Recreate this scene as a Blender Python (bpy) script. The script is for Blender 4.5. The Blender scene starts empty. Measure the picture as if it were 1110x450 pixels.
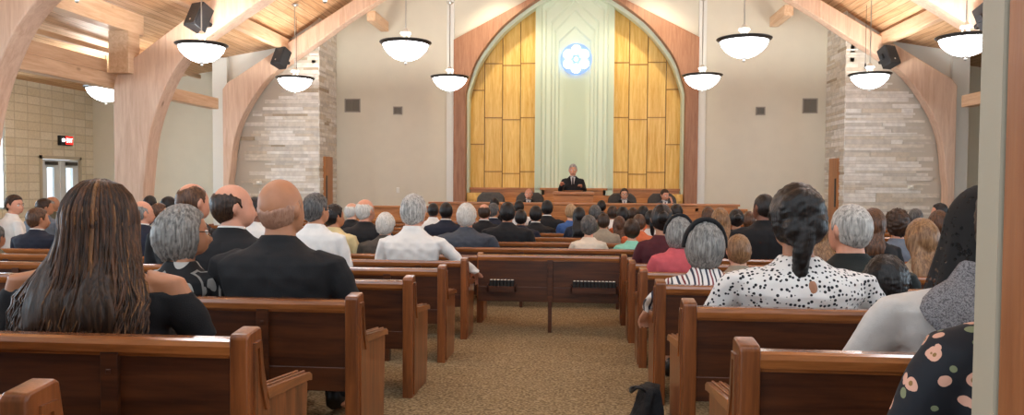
import bpy, bmesh, math, random
import numpy as np
from mathutils import Vector, Matrix, noise
random.seed(7)
scene = bpy.context.scene
COL = scene.collection
PI = math.pi

# ---------------------------------------------------------------- camera
F_PX = 800.0
YAW, PITCH, ROLL = math.atan(70/800), math.radians(2.0), 0.0062
cam = bpy.data.cameras.new('camera'); cam_ob = bpy.data.objects.new('camera', cam); COL.objects.link(cam_ob)
cam.sensor_fit = 'HORIZONTAL'; cam.sensor_width = 36.0; cam.lens = 36.0*F_PX/1110.0
cam.clip_start = 0.05; cam.clip_end = 200
_f = Vector((-math.sin(YAW)*math.cos(PITCH), math.cos(YAW)*math.cos(PITCH), -math.sin(PITCH)))
_r = Vector((math.cos(YAW), math.sin(YAW), 0)); _u = _r.cross(_f)
_r2 = _r*math.cos(ROLL) + _u*math.sin(ROLL); _u2 = _u*math.cos(ROLL) - _r*math.sin(ROLL)
cam_ob.matrix_world = Matrix(((_r2.x,_u2.x,-_f.x,0),(_r2.y,_u2.y,-_f.y,0),(_r2.z,_u2.z,-_f.z,1.08),(0,0,0,1)))
scene.camera = cam_ob

# ---------------------------------------------------------------- exposure, world, big lights
scene.view_settings.view_transform = 'Standard'; scene.view_settings.look = 'None'
scene.view_settings.gamma = 1.0; scene.view_settings.use_curve_mapping = False
scene.view_settings.exposure = 0.9
scene.cycles.use_denoising = True
scene.cycles.max_bounces = 8; scene.cycles.diffuse_bounces = 4; scene.cycles.glossy_bounces = 3
scene.cycles.transparent_max_bounces = 12; scene.cycles.sample_clamp_indirect = 6.0
world = bpy.data.worlds.new('world'); scene.world = world; world.use_nodes = True
_bg = world.node_tree.nodes['Background']; _bg.inputs[0].default_value = (0.80, 0.90, 1.0, 1); _bg.inputs[1].default_value = 1.2
P_UP, P_BOWL = 80.0, 6.5          # pendant up-light watts, bowl glow
P_COVE = 40.0

def area(name, loc, rot, sx, sy, watts, colr=(1,1,1)):
    l = bpy.data.lights.new(name, 'AREA'); l.shape = 'RECTANGLE'; l.size = sx; l.size_y = sy; l.energy = watts; l.color = colr
    o = bpy.data.objects.new(name, l); COL.objects.link(o); o.location = loc; o.rotation_euler = rot; return o
# added spotlights without any fixture, put in to brighten the alcove
for sx, tx, w, cl in ((-1.9, -1.8, 215, (1.0, .88, .66)), (1.75, 1.65, 215, (1.0, .88, .66)), (-.08, -.08, 95, (.95, 1.0, .93))):
    l = bpy.data.lights.new('alcove_fill_spot', 'SPOT'); l.energy = w; l.color = cl; l.spot_size = math.radians(62); l.spot_blend = .8; l.shadow_soft_size = .12
    o = bpy.data.objects.new('alcove_fill_spot', l); COL.objects.link(o); o.location = (sx, 16.4, 6.3)
    o.rotation_euler = (Vector((tx, 18.9, 3.3))-o.location).to_track_quat('-Z', 'Y').to_euler()

# daylight falling through the side windows
for sx, y, h in ((-1, 4.7, 2.2), (-1, 9.1, 2.2), (-1, 14.6, 2.3), (1, 4.7, 2.2), (1, 9.1, 2.2)):
    area('window_daylight', (sx*13.3, y, 1.6), (0, math.radians(-90*sx*-1) if sx > 0 else math.radians(-90), 0), 2.2, 1.4, 150, (.78, .90, 1.0))

# ---------------------------------------------------------------- materials
def lin(c): return c/12.92 if c <= 0.04045 else ((c+0.055)/1.055)**2.4
def hx(h):
    h = h.lstrip('#'); return tuple(lin(int(h[i:i+2], 16)/255) for i in (0, 2, 4)) + (1.0,)
MATS = {}
def _new(name):
    m = bpy.data.materials.new(name); m.use_nodes = True; nt = m.node_tree
    return m, nt, nt.nodes['Principled BSDF'], nt.nodes, nt.links
def plain(name, h, rough=0.6, metal=0.0, spec=0.5, noise_amt=0.0, noise_scale=8.0, bump=0.0, bscale=60.0, sheen=0.0, coat=0.0):
    if name in MATS: return MATS[name]
    m, nt, b, N, L = _new(name); c = hx(h)
    b.inputs['Base Color'].default_value = c; b.inputs['Roughness'].default_value = rough; b.inputs['Metallic'].default_value = metal
    b.inputs['Specular IOR Level'].default_value = spec
    if sheen: b.inputs['Sheen Weight'].default_value = sheen
    if coat: b.inputs['Coat Weight'].default_value = coat; b.inputs['Coat Roughness'].default_value = 0.15
    if noise_amt or bump:
        tc = N.new('ShaderNodeTexCoord')
    if noise_amt:
        n = N.new('ShaderNodeTexNoise'); n.inputs['Scale'].default_value = noise_scale; n.inputs['Detail'].default_value = 4
        L.new(tc.outputs['Object'], n.inputs['Vector'])
        r = N.new('ShaderNodeValToRGB')
        r.color_ramp.elements[0].position = .3; r.color_ramp.elements[1].position = .7
        r.color_ramp.elements[0].color = tuple(max(0, x*(1-noise_amt)) for x in c[:3]) + (1,)
        r.color_ramp.elements[1].color = tuple(min(1, x*(1+noise_amt)) for x in c[:3]) + (1,)
        L.new(n.outputs['Fac'], r.inputs[0]); L.new(r.outputs[0], b.inputs['Base Color'])
    if bump:
        n2 = N.new('ShaderNodeTexNoise'); n2.inputs['Scale'].default_value = bscale; n2.inputs['Detail'].default_value = 3
        L.new(tc.outputs['Object'], n2.inputs['Vector'])
        bp = N.new('ShaderNodeBump'); bp.inputs['Strength'].default_value = bump; bp.inputs['Distance'].default_value = 0.02
        L.new(n2.outputs['Fac'], bp.inputs['Height']); L.new(bp.outputs[0], b.inputs['Normal'])
    MATS[name] = m; return m

def wood(name, dark, light, grain='X', rough=0.4, scale=1.0, coat=0.0, knots=0.0):
    """timber with the grain running along one object axis"""
    if name in MATS: return MATS[name]
    m, nt, b, N, L = _new(name)
    tc = N.new('ShaderNodeTexCoord'); oi = N.new('ShaderNodeObjectInfo')
    add = N.new('ShaderNodeVectorMath'); add.operation = 'ADD'
    mul = N.new('ShaderNodeMath'); mul.operation = 'MULTIPLY'; mul.inputs[1].default_value = 23.0
    L.new(oi.outputs['Random'], mul.inputs[0])
    L.new(tc.outputs['Object'], add.inputs[0]); L.new(mul.outputs[0], add.inputs[1])
    mp = N.new('ShaderNodeMapping'); s = [9*scale]*3; s['XYZ'.index(grain)] = 0.7*scale
    mp.inputs['Scale'].default_value = s; L.new(add.outputs[0], mp.inputs['Vector'])
    n = N.new('ShaderNodeTexNoise'); n.inputs['Scale'].default_value = 2.2; n.inputs['Detail'].default_value = 7; n.inputs['Distortion'].default_value = 0.9
    L.new(mp.outputs[0], n.inputs['Vector'])
    n2 = N.new('ShaderNodeTexNoise'); n2.inputs['Scale'].default_value = 14; n2.inputs['Detail'].default_value = 3
    L.new(mp.outputs[0], n2.inputs['Vector'])
    mix = N.new('ShaderNodeMath'); mix.operation = 'MULTIPLY_ADD'; mix.inputs[1].default_value = 0.35
    L.new(n2.outputs['Fac'], mix.inputs[0]); L.new(n.outputs['Fac'], mix.inputs[2])
    r = N.new('ShaderNodeValToRGB')
    r.color_ramp.elements[0].position = .45; r.color_ramp.elements[1].position = .86
    r.color_ramp.elements[0].color = hx(dark); r.color_ramp.elements[1].color = hx(light)
    L.new(mix.outputs[0], r.inputs[0])
    out = r.outputs[0]
    if knots:
        mp2 = N.new('ShaderNodeMapping'); s2 = [2.2]*3; s2['XYZ'.index(grain)] = 1.1; mp2.inputs['Scale'].default_value = s2
        L.new(add.outputs[0], mp2.inputs['Vector'])
        v = N.new('ShaderNodeTexVoronoi'); v.inputs['Scale'].default_value = 1.0; L.new(mp2.outputs[0], v.inputs['Vector'])
        kr = N.new('ShaderNodeValToRGB'); kr.color_ramp.elements[0].position = .03; kr.color_ramp.elements[1].position = .09
        kr.color_ramp.elements[0].color = (knots, knots, knots, 1); kr.color_ramp.elements[1].color = (0, 0, 0, 1)
        L.new(v.outputs['Distance'], kr.inputs[0])
        mx = N.new('ShaderNodeMix'); mx.data_type = 'RGBA'
        L.new(kr.outputs[0], mx.inputs['Factor']); L.new(out, mx.inputs['A'])
        d = hx(dark); mx.inputs['B'].default_value = (d[0]*.45, d[1]*.35, d[2]*.3, 1)
        out = mx.outputs['Result']
    L.new(out, b.inputs['Base Color'])
    bp = N.new('ShaderNodeBump'); bp.inputs['Strength'].default_value = 0.12; bp.inputs['Distance'].default_value = 0.004
    L.new(n2.outputs['Fac'], bp.inputs['Height']); L.new(bp.outputs[0], b.inputs['Normal'])
    b.inputs['Roughness'].default_value = rough
    if coat: b.inputs['Coat Weight'].default_value = coat; b.inputs['Coat Roughness'].default_value = 0.18
    MATS[name] = m; return m

def emit(name, h, strength, base='#ffffff'):
    if name in MATS: return MATS[name]
    m, nt, b, N, L = _new(name)
    b.inputs['Base Color'].default_value = hx(base); b.inputs['Emission Color'].default_value = hx(h); b.inputs['Emission Strength'].default_value = strength
    MATS[name] = m; return m

def carpet_mat():
    m, nt, b, N, L = _new('loop_carpet')
    tc = N.new('ShaderNodeTexCoord')
    n = N.new('ShaderNodeTexNoise'); n.inputs['Scale'].default_value = 62; n.inputs['Detail'].default_value = 3; L.new(tc.outputs['Object'], n.inputs['Vector'])
    r = N.new('ShaderNodeValToRGB'); e = r.color_ramp.elements
    e[0].position = .34; e[0].color = hx('#665640'); e[1].position = .64; e[1].color = hx('#ab9777')
    x = e.new(.48); x.color = hx('#8c7858')
    L.new(n.outputs['Fac'], r.inputs[0]); L.new(r.outputs[0], b.inputs['Base Color'])
    bp = N.new('ShaderNodeBump'); bp.inputs['Strength'].default_value = .5; bp.inputs['Distance'].default_value = .01
    L.new(n.outputs['Fac'], bp.inputs['Height']); L.new(bp.outputs[0], b.inputs['Normal'])
    b.inputs['Roughness'].default_value = 1.0; b.inputs['Specular IOR Level'].default_value = .1
    return m
def block_mat():
    m, nt, b, N, L = _new('split_face_block')
    tc = N.new('ShaderNodeTexCoord'); mp = N.new('ShaderNodeMapping'); mp.inputs['Rotation'].default_value = (PI/2, 0, PI/2)
    sp = N.new('ShaderNodeSeparateXYZ'); cb = N.new('ShaderNodeCombineXYZ')
    L.new(tc.outputs['Object'], sp.inputs[0]); L.new(sp.outputs['Y'], cb.inputs['X']); L.new(sp.outputs['Z'], cb.inputs['Y'])
    br = N.new('ShaderNodeTexBrick'); br.inputs['Scale'].default_value = 1.0
    br.inputs['Brick Width'].default_value = .40; br.inputs['Row Height'].default_value = .20; br.inputs['Mortar Size'].default_value = .012
    br.inputs['Color1'].default_value = hx('#efe4cc'); br.inputs['Color2'].default_value = hx('#e4d6b8'); br.inputs['Mortar'].default_value = hx('#d2c5aa')
    br.offset = 0.0
    L.new(cb.outputs[0], br.inputs['Vector'])
    n = N.new('ShaderNodeTexNoise'); n.inputs['Scale'].default_value = 22; n.inputs['Detail'].default_value = 4; L.new(tc.outputs['Object'], n.inputs['Vector'])
    mx = N.new('ShaderNodeMix'); mx.data_type = 'RGBA'; mx.blend_type = 'MULTIPLY'; mx.inputs['Factor'].default_value = .3
    L.new(br.outputs['Color'], mx.inputs['A']); L.new(n.outputs['Fac'], mx.inputs['B']); L.new(mx.outputs['Result'], b.inputs['Base Color'])
    bp = N.new('ShaderNodeBump'); bp.inputs['Strength'].default_value = .8; bp.inputs['Distance'].default_value = .03
    sub = N.new('ShaderNodeMath'); sub.operation = 'SUBTRACT'; L.new(n.outputs['Fac'], sub.inputs[0]); L.new(br.outputs['Fac'], sub.inputs[1])
    L.new(sub.outputs[0], bp.inputs['Height']); L.new(bp.outputs[0], b.inputs['Normal']); b.inputs['Roughness'].default_value = .95
    return m
def deck_mat():
    """tongue-and-groove roof boards running along the building"""
    m, nt, b, N, L = _new('roof_decking')
    tc = N.new('ShaderNodeTexCoord'); sp = N.new('ShaderNodeSeparateXYZ'); cb = N.new('ShaderNodeCombineXYZ')
    L.new(tc.outputs['Object'], sp.inputs[0]); L.new(sp.outputs['Y'], cb.inputs['X']); L.new(sp.outputs['X'], cb.inputs['Y'])
    br = N.new('ShaderNodeTexBrick'); br.inputs['Scale'].default_value = 1.0
    br.inputs['Brick Width'].default_value = 2.6; br.inputs['Row Height'].default_value = .13; br.inputs['Mortar Size'].default_value = .005
    br.inputs['Color1'].default_value = hx('#e6c096'); br.inputs['Color2'].default_value = hx('#d3a678'); br.inputs['Mortar'].default_value = hx('#9a7048')
    L.new(cb.outputs[0], br.inputs['Vector'])
    mp = N.new('ShaderNodeMapping'); mp.inputs['Scale'].default_value = (14, .8, 14); L.new(tc.outputs['Object'], mp.inputs['Vector'])
    n = N.new('ShaderNodeTexNoise'); n.inputs['Scale'].default_value = 2; n.inputs['Detail'].default_value = 5; L.new(mp.outputs[0], n.inputs['Vector'])
    r = N.new('ShaderNodeValToRGB'); r.color_ramp.elements[0].color = hx('#c9a988'); r.color_ramp.elements[1].color = (1, 1, 1, 1); r.color_ramp.elements[0].position = .3; r.color_ramp.elements[1].position = .65
    L.new(n.outputs['Fac'], r.inputs[0])
    mx = N.new('ShaderNodeMix'); mx.data_type = 'RGBA'; mx.blend_type = 'MULTIPLY'; mx.inputs['Factor'].default_value = .7
    L.new(br.outputs['Color'], mx.inputs['A']); L.new(r.outputs[0], mx.inputs['B']); L.new(mx.outputs['Result'], b.inputs['Base Color'])
    b.inputs['Roughness'].default_value = .55
    return m

M_CARPET = carpet_mat(); M_BLOCK = block_mat(); M_DECK = deck_mat()
M_WALL = plain('cream_wall_paint', '#dcd6c3', .85, noise_amt=.02, noise_scale=3)
M_WHITE = plain('white_wall_paint', '#e2e2da', .85)
M_ARCH = wood('laminated_timber', '#cba68c', '#e2c4ab', 'Z', .5, .7, knots=.8)
M_BEAM = wood('timber_beam', '#cda37d', '#e6c5a2', 'Y', .5, .7, knots=.8)
M_FRAME = wood('alcove_frame_timber', '#8a5c40', '#a87858', 'Z', .5, 1)
M_HONEY = wood('honey_panel', '#d6a03c', '#f0c872', 'Z', .4, .8)
M_HONEYD = wood('honey_trim', '#94641f', '#b07e30', 'X', .4, .8)
M_PEW = wood('pew_oak', '#5e3218', '#925329', 'Z', .32, 1.0, coat=.35)
M_PEWX = wood('pew_oak_shaded', '#34180c', '#582e16', 'X', .36, 1.0, coat=.25)  # same pew wood darkened, shade on the backs put into the colour
M_RAIL = wood('pew_rail', '#6f3d1c', '#a86635', 'X', .22, 1.0, coat=1.0)
M_ENDY = wood('pew_arm', '#744020', '#a66534', 'Y', .28, 1.0, coat=.5)
M_STAGE = wood('stage_wood', '#a4602a', '#d28a48', 'X', .35, .8, coat=.3)
M_MINT = plain('mint_plaster', '#d4dcc2', .7)
M_BLACK = plain('black_plastic', '#17181b', .45)
M_DARKM = plain('dark_bronze', '#4a4743', .35, metal=.7)
M_SILVER = plain('brushed_nickel', '#c9c6bd', .3, metal=.8)
M_IVORY = plain('ivory_metal', '#f2efe2', .4)
M_STEEL = plain('grey_white_steel', '#d2d6d6', .45)
M_TAN = plain('tan_door_frame', '#b7aa92', .5)
STONES = [plain('ledge_stone_%s' % k, h, .9, noise_amt=.12, noise_scale=9, bump=.6, bscale=25) for k, h in
          (('pale', '#e6dfd3'), ('cream', '#dfd6c6'), ('sand', '#d6cab6'), ('grey', '#d2cabd'), ('tan', '#b8a78f'), ('chalk', '#ede8df'))]
M_MORTAR = plain('stone_mortar', '#cdc4b4', .95)

# ---------------------------------------------------------------- mesh builder
class MB:
    def __init__(s): s.v = []; s.f = []; s.m = []
    def add(s, vs, fs, mat=0):
        o = len(s.v); s.v += [tuple(v) for v in vs]; s.f += [tuple(i+o for i in f) for f in fs]; s.m += [mat]*len(fs); return s
    def box(s, x0, x1, y0, y1, z0, z1, mat=0):
        vs = [(x0,y0,z0),(x1,y0,z0),(x1,y1,z0),(x0,y1,z0),(x0,y0,z1),(x1,y0,z1),(x1,y1,z1),(x0,y1,z1)]
        return s.add(vs, [(0,3,2,1),(4,5,6,7),(0,1,5,4),(1,2,6,5),(2,3,7,6),(3,0,4,7)], mat)
    def prism(s, poly, axis, a, b, mat=0):
        """poly of 2D points extruded along an axis from a to b (axis X: (y,z), Y: (x,z), Z: (x,y))"""
        ar = sum(poly[i][0]*poly[(i+1) % len(poly)][1]-poly[(i+1) % len(poly)][0]*poly[i][1] for i in range(len(poly)))
        if ar < 0: poly = poly[::-1]
        def P(p, t): return (t, p[0], p[1]) if axis == 'X' else (p[0], t, p[1]) if axis == 'Y' else (p[0], p[1], t)
        n = len(poly); vs = [P(p, a) for p in poly] + [P(p, b) for p in poly]
        fs = [tuple(range(n))[::-1], tuple(range(n, 2*n))] + [(i, (i+1) % n, (i+1) % n+n, i+n) for i in range(n)]
        if axis == 'Y': fs = [f[::-1] for f in fs]
        return s.add(vs, fs, mat)
    def tube(s, pts, rad, n=8, mat=0, cap=True, flat=1.0):
        pts = [Vector(p) for p in pts]; k = len(pts); rad = [rad]*k if not hasattr(rad, '__len__') else rad
        vs = []; ref = None
        for i, p in enumerate(pts):
            t = (pts[min(i+1, k-1)]-pts[max(i-1, 0)]).normalized()
            if ref is None: ref = Vector((0, 0, 1)) if abs(t.z) < .9 else Vector((1, 0, 0))
            a = (ref - t*ref.dot(t)).normalized(); b = t.cross(a); ref = a
            for j in range(n):
                th = 2*PI*j/n; vs.append(p + a*(math.cos(th)*rad[i]*flat) + b*(math.sin(th)*rad[i]))
        fs = [(i*n+j, i*n+(j+1) % n, (i+1)*n+(j+1) % n, (i+1)*n+j) for i in range(k-1) for j in range(n)]
        if cap: fs += [tuple(range(n))[::-1], tuple(range((k-1)*n, k*n))]
        return s.add(vs, fs, mat)
    def lathe(s, prof, n=24, c=(0, 0, 0), mat=0):
        vs = [(c[0]+r*math.cos(2*PI*j/n), c[1]+r*math.sin(2*PI*j/n), c[2]+z) for r, z in prof for j in range(n)]
        fs = [(i*n+j, i*n+(j+1) % n, (i+1)*n+(j+1) % n, (i+1)*n+j) for i in range(len(prof)-1) for j in range(n)]
        return s.add(vs, fs, mat)
    def loft(s, rings, mat=0, cap=True):
        n = len(rings[0]); vs = [p for r in rings for p in r]
        fs = [(i*n+j, i*n+(j+1) % n, (i+1)*n+(j+1) % n, (i+1)*n+j) for i in range(len(rings)-1) for j in range(n)]
        if cap: fs += [tuple(range(n))[::-1], tuple(range((len(rings)-1)*n, len(rings)*n))]
        return s.add(vs, fs, mat)
    def ball(s, c, r, nu=16, nv=10, mat=0):
        r = (r, r, r) if not hasattr(r, '__len__') else r
        rings = []
        for i in range(1, nv):
            ph = PI*i/nv
            rings.append([(c[0]+r[0]*math.sin(ph)*math.cos(2*PI*j/nu), c[1]+r[1]*math.sin(ph)*math.sin(2*PI*j/nu), c[2]-r[2]*math.cos(ph)) for j in range(nu)])
        return s.loft(rings, mat)
    def mesh(s, name, mats, smooth=False):
        me = bpy.data.meshes.new(name); me.from_pydata(s.v, [], s.f)
        for m in (mats if isinstance(mats, (list, tuple)) else [mats]): me.materials.append(m)
        me.polygons.foreach_set('material_index', s.m)
        if smooth: me.polygons.foreach_set('use_smooth', [True]*len(s.f))
        me.update(); return me
    def build(s, name, mats, parent=None, smooth=False, bevel=0, seg=2, loc=None):
        o = bpy.data.objects.new(name, s.mesh(name, mats, smooth)); COL.objects.link(o)
        if parent: o.parent = parent
        if loc: o.location = loc
        if bevel:
            md = o.modifiers.new('bevel', 'BEVEL'); md.width = bevel; md.segments = seg; md.limit_method = 'ANGLE'; md.angle_limit = math.radians(40)
            if not smooth: o.data.polygons.foreach_set('use_smooth', [True]*len(s.f)); w = o.modifiers.new('wn', 'WEIGHTED_NORMAL')
        return o
def tag(o, label, cat, group=None):
    o['label'] = label; o['category'] = cat
    if group: o['group'] = group
    return o
def struct(o): o['kind'] = 'structure'; return o
def empty(name, loc=(0, 0, 0), rz=0, scale=(1, 1, 1)):
    o = bpy.data.objects.new(name, None); COL.objects.link(o); o.location = loc; o.rotation_euler = (0, 0, rz); o.scale = scale; return o
def dup(root, loc, rz=None, label=None, group=None):
    r = root.copy(); COL.objects.link(r); r.location = loc
    if rz is not None: r.rotation_euler = (0, 0, rz)
    if label: r['label'] = label
    if group: r['group'] = group
    for ch in list(root.children):
        c = ch.copy(); COL.objects.link(c); c.parent = r
        for g in list(ch.children):
            d = g.copy(); COL.objects.link(d); d.parent = c
    return r
def catmull(pts, k=6):
    out = []; n = len(pts)
    for i in range(n-1):
        p0, p1, p2, p3 = pts[max(i-1, 0)], pts[i], pts[i+1], pts[min(i+2, n-1)]
        for j in range(k):
            t = j/k
            out.append(tuple(.5*(2*b+(c-a)*t+(2*a-5*b+4*c-d)*t*t+(3*b-a-3*c+d)*t**3) for a, b, c, d in zip(p0, p1, p2, p3)))
    out.append(tuple(pts[-1])); return out
def zf(y): return 0.0 if y < 0 else (-.053*y if y < 8 else -.424)
XC = -.08
# ================================================================ the room
m = MB()
pr = [(-1.2, 0), (0, 0), (8, -.424), (20, -.424), (20, -.7), (-1.2, -.7)]
m.prism(pr, 'X', -12.7, 12.6); struct(m.build('floor', M_CARPET))
def roof_z(rel):
    rel = abs(rel); return 4.23+(7.05-rel)*.65 if rel < 7.05 else 4.23-(rel-7.05)*.165
m = MB()
for s in (-1, 1):
    for a, b in ((0, 7.05), (7.05, 12.75)):
        m.prism([(XC+s*a, roof_z(a)), (XC+s*b, roof_z(b)), (XC+s*b, roof_z(b)+.15), (XC+s*a, roof_z(a)+.15)], 'Y', .9, 18.5)
struct(m.build('ceiling', M_DECK))

# front wall with the pointed opening of the alcove
fo = [(2.98, -.45), (2.98, 4.58), (1.1, 5.56), (0, 6.14)]                                   # outer line of the timber frame (rel x, z)
fi = [(2.68, -.45), (2.68, 3.25)] + catmull([(2.68, 3.3), (2.46, 3.97), (2.12, 4.5), (1.66, 5.0), (.9, 5.55), (0, 6.0)])[1:]
for s, nm in ((-1, 'wall_front_left'), (1, 'wall_front_right')):
    poly = [(XC+s*x, z) for x, z in fo] + [(XC, 8.85), (XC+s*7.05, 4.25), (XC+s*12.6, 3.3), (XC+s*12.6, -.45)]
    struct(MB().prism(poly, 'Y', 18.3, 18.5).build(nm, M_WALL))
    a = XC+s*2.98; b = XC+s*3.16
    struct(MB().box(min(a, b), max(a, b), 18.22, 18.32, -.45, 7.2).build('trim_alcove_pilaster', M_WHITE))
for s in (-1, 1):
    poly = [(XC+s*x, z) for x, z in fo] + [(XC+s*x, z) for x, z in fi[::-1]]
    struct(MB().prism(poly, 'Y', 18.16, 18.42).build('trim_alcove_frame', M_FRAME))
    poly = [(XC+s*(x+.02), z) for x, z in fi] + [(XC+s*max(x-.05, 0), z-.07) for x, z in fi[::-1]]
    struct(MB().prism(poly[:len(fi)] + poly[len(fi):], 'Y', 18.45, 18.75).build('trim_alcove_reveal', M_MINT))
    struct(MB().box(min(XC+s*2.75, XC+s*2.9), max(XC+s*2.75, XC+s*2.9), 18.4, 19.0, -.45, 4.4).build('wall_alcove_side', M_WALL))
struct(MB().prism([(XC-3, 4.3), (XC, 6.2), (XC+3, 4.3), (XC+3, 4.6), (XC, 6.6), (XC-3, 4.6)], 'Y', 18.42, 19.0).build('ceiling_alcove', M_WALL))
struct(MB().box(XC-3.0, XC+3.0, 18.98, 19.1, -.45, 6.6).build('wall_alcove_back', M_HONEYD))
# honey boards in staggered columns, each side of the plaster centre
def arch_top(rel):
    for i in range(len(fi)-1):
        (x0, z0), (x1, z1) = fi[i], fi[i+1]
        if x1 <= rel <= x0 and x0 != x1: return z0+(z1-z0)*(x0-rel)/(x0-x1)
    return 6.0
for s in (-1, 1):
    b = MB(); t = MB()
    cols = [(2.74, 2.30), (2.29, 1.84), (1.83, 1.38), (1.37, .96)]
    for k, (xa, xb) in enumerate(cols):
        j0 = [3.42, 2.72, 3.42, 2.72][k]
        if k == 2: j0 = 4.05
        if k == 0: j0 = 3.42
        zs = [.2]; z = j0-3*1.38
        while z < 6.1:
            if z > .45: zs.append(z)
            z += 1.38
        top = 6.05
        for i, z0 in enumerate(zs):
            z1 = zs[i+1] if i+1 < len(zs) else top
            b.box(min(XC+s*xa, XC+s*xb)+.004, max(XC+s*xa, XC+s*xb)-.004, 18.90, 18.98, z0+.008, z1-.008)
            if i: t.box(min(XC+s*xa, XC+s*xb), max(XC+s*xa, XC+s*xb), 18.89, 18.98, z0-.013, z0+.013)
        t.box(XC+s*xb-.006, XC+s*xb+.006, 18.895, 18.98, .2, top)
    struct(b.build('wall_alcove_panelling', M_HONEY, bevel=.006, seg=1)); struct(t.build('trim_panel_joints', M_HONEYD))
# mint plaster centre: nested pointed recesses
def gothic(hw, zs, za): return [(-hw, .75), (-hw, zs), (0, za), (hw, zs), (hw, .75)]
rings = [(.96, 6.6, 6.6, 18.60), (.80, 5.5, 6.12, 18.66), (.70, 5.36, 5.94, 18.71), (.56, 5.08, 5.62, 18.77), (.47, 4.88, 5.38, 18.82), (.37, 4.62, 4.97, 18.87)]
m = MB()
for i, (hw, zs, za, y) in enumerate(rings):
    o = gothic(hw, zs, za)
    if i+1 < len(rings):
        h_, s_, a_, y2 = rings[i+1]; q0 = gothic(h_, s_, a_); q = gothic(h_+.04, s_+.03, a_+.045)
        for k in range(4):
            p = [o[k], o[k+1], q[k+1], q[k]]
            m.add([(XC+a, y, c) for a, c in p], [(0, 1, 2, 3)])
            m.add([(XC+q[k][0], y, q[k][1]), (XC+q[k+1][0], y, q[k+1][1]), (XC+q0[k+1][0], y2, q0[k+1][1]), (XC+q0[k][0], y2, q0[k][1])], [(0, 1, 2, 3)])
    else:
        m.add([(XC+a, y, c) for a, c in o], [tuple(range(5))])
for k in range(9):
    x = XC-.28+.07*k; m.box(x-.010, x+.010, 18.84, 18.9, .75, 3.7)
for hw, yy in ((.91, 18.58), (.87, 18.58)):
    for s in (-1, 1): m.box(XC+s*hw-.010, XC+s*hw+.010, yy, yy+.05, .75, 6.2)
m.box(XC-.98, XC-.955, 18.58, 19.0, .75, 6.5); m.box(XC+.955, XC+.98, 18.58, 19.0, .75, 6.5)
struct(m.build('wall_alcove_plaster', M_MINT))
# flower light: six glowing discs round a small centre
fl = empty('flower_light', (-.045, 18.785, 4.18)); tag(fl, 'glowing white six-petal rosette light on the pale plaster behind the lectern', 'light')
M_FLOW = emit('rosette_glow', '#e6efff', 3.0)
for k in range(6):
    a = PI/2+k*PI/3; c = (math.cos(a)*.235, 0, math.sin(a)*.235)
    p = MB(); pf = [(0, -.02), (.10, -.02), (.118, -.012), (.118, .03), (0, .03)]
    n = 20; vs = [(c[0]+r*math.cos(2*PI*j/n), y, c[2]+r*math.sin(2*PI*j/n)) for r, y in pf for j in range(n)]
    p.add(vs, [(i*n+j, i*n+(j+1) % n, (i+1)*n+(j+1) % n, (i+1)*n+j) for i in range(len(pf)-1) for j in range(n)])
    p.build('petal', M_FLOW, fl)
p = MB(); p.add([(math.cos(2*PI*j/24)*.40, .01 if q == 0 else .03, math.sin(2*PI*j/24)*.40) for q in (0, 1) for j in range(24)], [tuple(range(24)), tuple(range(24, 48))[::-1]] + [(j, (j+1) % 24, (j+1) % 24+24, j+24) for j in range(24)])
p.build('painted_halo', emit('rosette_halo', '#8fb0ff', .16, '#86a6e6'), fl)  # glowing disc added to paint the blue halo around the petals
p = MB(); p.ball((0, -.005, 0), (.05, .02, .05)); p.build('centre_boss', M_FLOW, fl, True)

# stone towers under the outer arches, white wall above
def arch3_low(rel):
    pts = A3I
    for i in range(len(pts)-1):
        (x0, z0), (x1, z1) = pts[i], pts[i+1]
        if x1 <= rel <= x0 and x0 != x1: return z0+(z1-z0)*(x0-rel)/(x0-x1)
    return pts[0][1]
A3I = [(8.08, -.43), (8.08, 1.06)] + catmull([(8.06, 1.06), (7.94, 2.05), (7.66, 2.73), (7.16, 3.43), (6.61, 3.83), (5.87, 4.32), (5.18, 4.79)])[1:] + [(2.6, 6.4), (0, 8.0)]
A3O = [(8.23, -.43), (8.23, 3.3), (7.98, 3.44), (6.87, 4.14), (4.94, 5.33), (2.5, 6.87), (0, 8.43)]
A2I = [(7.42, -.43), (7.42, .6)] + catmull([(7.42, .8), (7.39, 1.07), (7.34, 1.54), (7.25, 2.0), (7.08, 2.48), (6.84, 2.95), (6.52, 3.32), (5.98, 3.69), (5.25, 4.15)])[1:] + [(2.6, 5.85), (0, 7.5)]
A2O = [(7.94, -.43), (7.94, 2.62), (7.88, 2.95), (6.49, 3.93), (3.2, 6.1), (0, 8.2)]
random.seed(3)
def stone_face(mb, axis, u0, u1, fixed, out, zlo, zhi_fn):
    """courses of thin ledge stones on a face; axis X: face runs along x at y=fixed, axis Y: along y at x=fixed; out = outward sign"""
    z = zlo
    while z < 5.6:
        h = random.choice([.04, .05, .06, .07, .08, .10])
        u = u0
        while u < u1-.01:
            w = min(random.choice([.25, .35, .45, .55, .7, .85, 1.0]), u1-u)
            if u1-(u+w) < .1: w = u1-u
            d = random.uniform(.012, .032); k = random.choices(range(6), [6, 5, 3, 4, .7, 5])[0]
            top = min(zhi_fn(u), zhi_fn(u+w)); z1 = min(z+h-.008, top)
            if z1 > z+.02:
                if axis == 'X': mb.box(u+.003, u+w-.003, min(fixed, fixed+out*d), max(fixed, fixed+out*d), z, z1, k)
                else: mb.box(min(fixed, fixed+out*d), max(fixed, fixed+out*d), u+.003, u+w-.003, z, z1, k)
            u += w
        z += h
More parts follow.
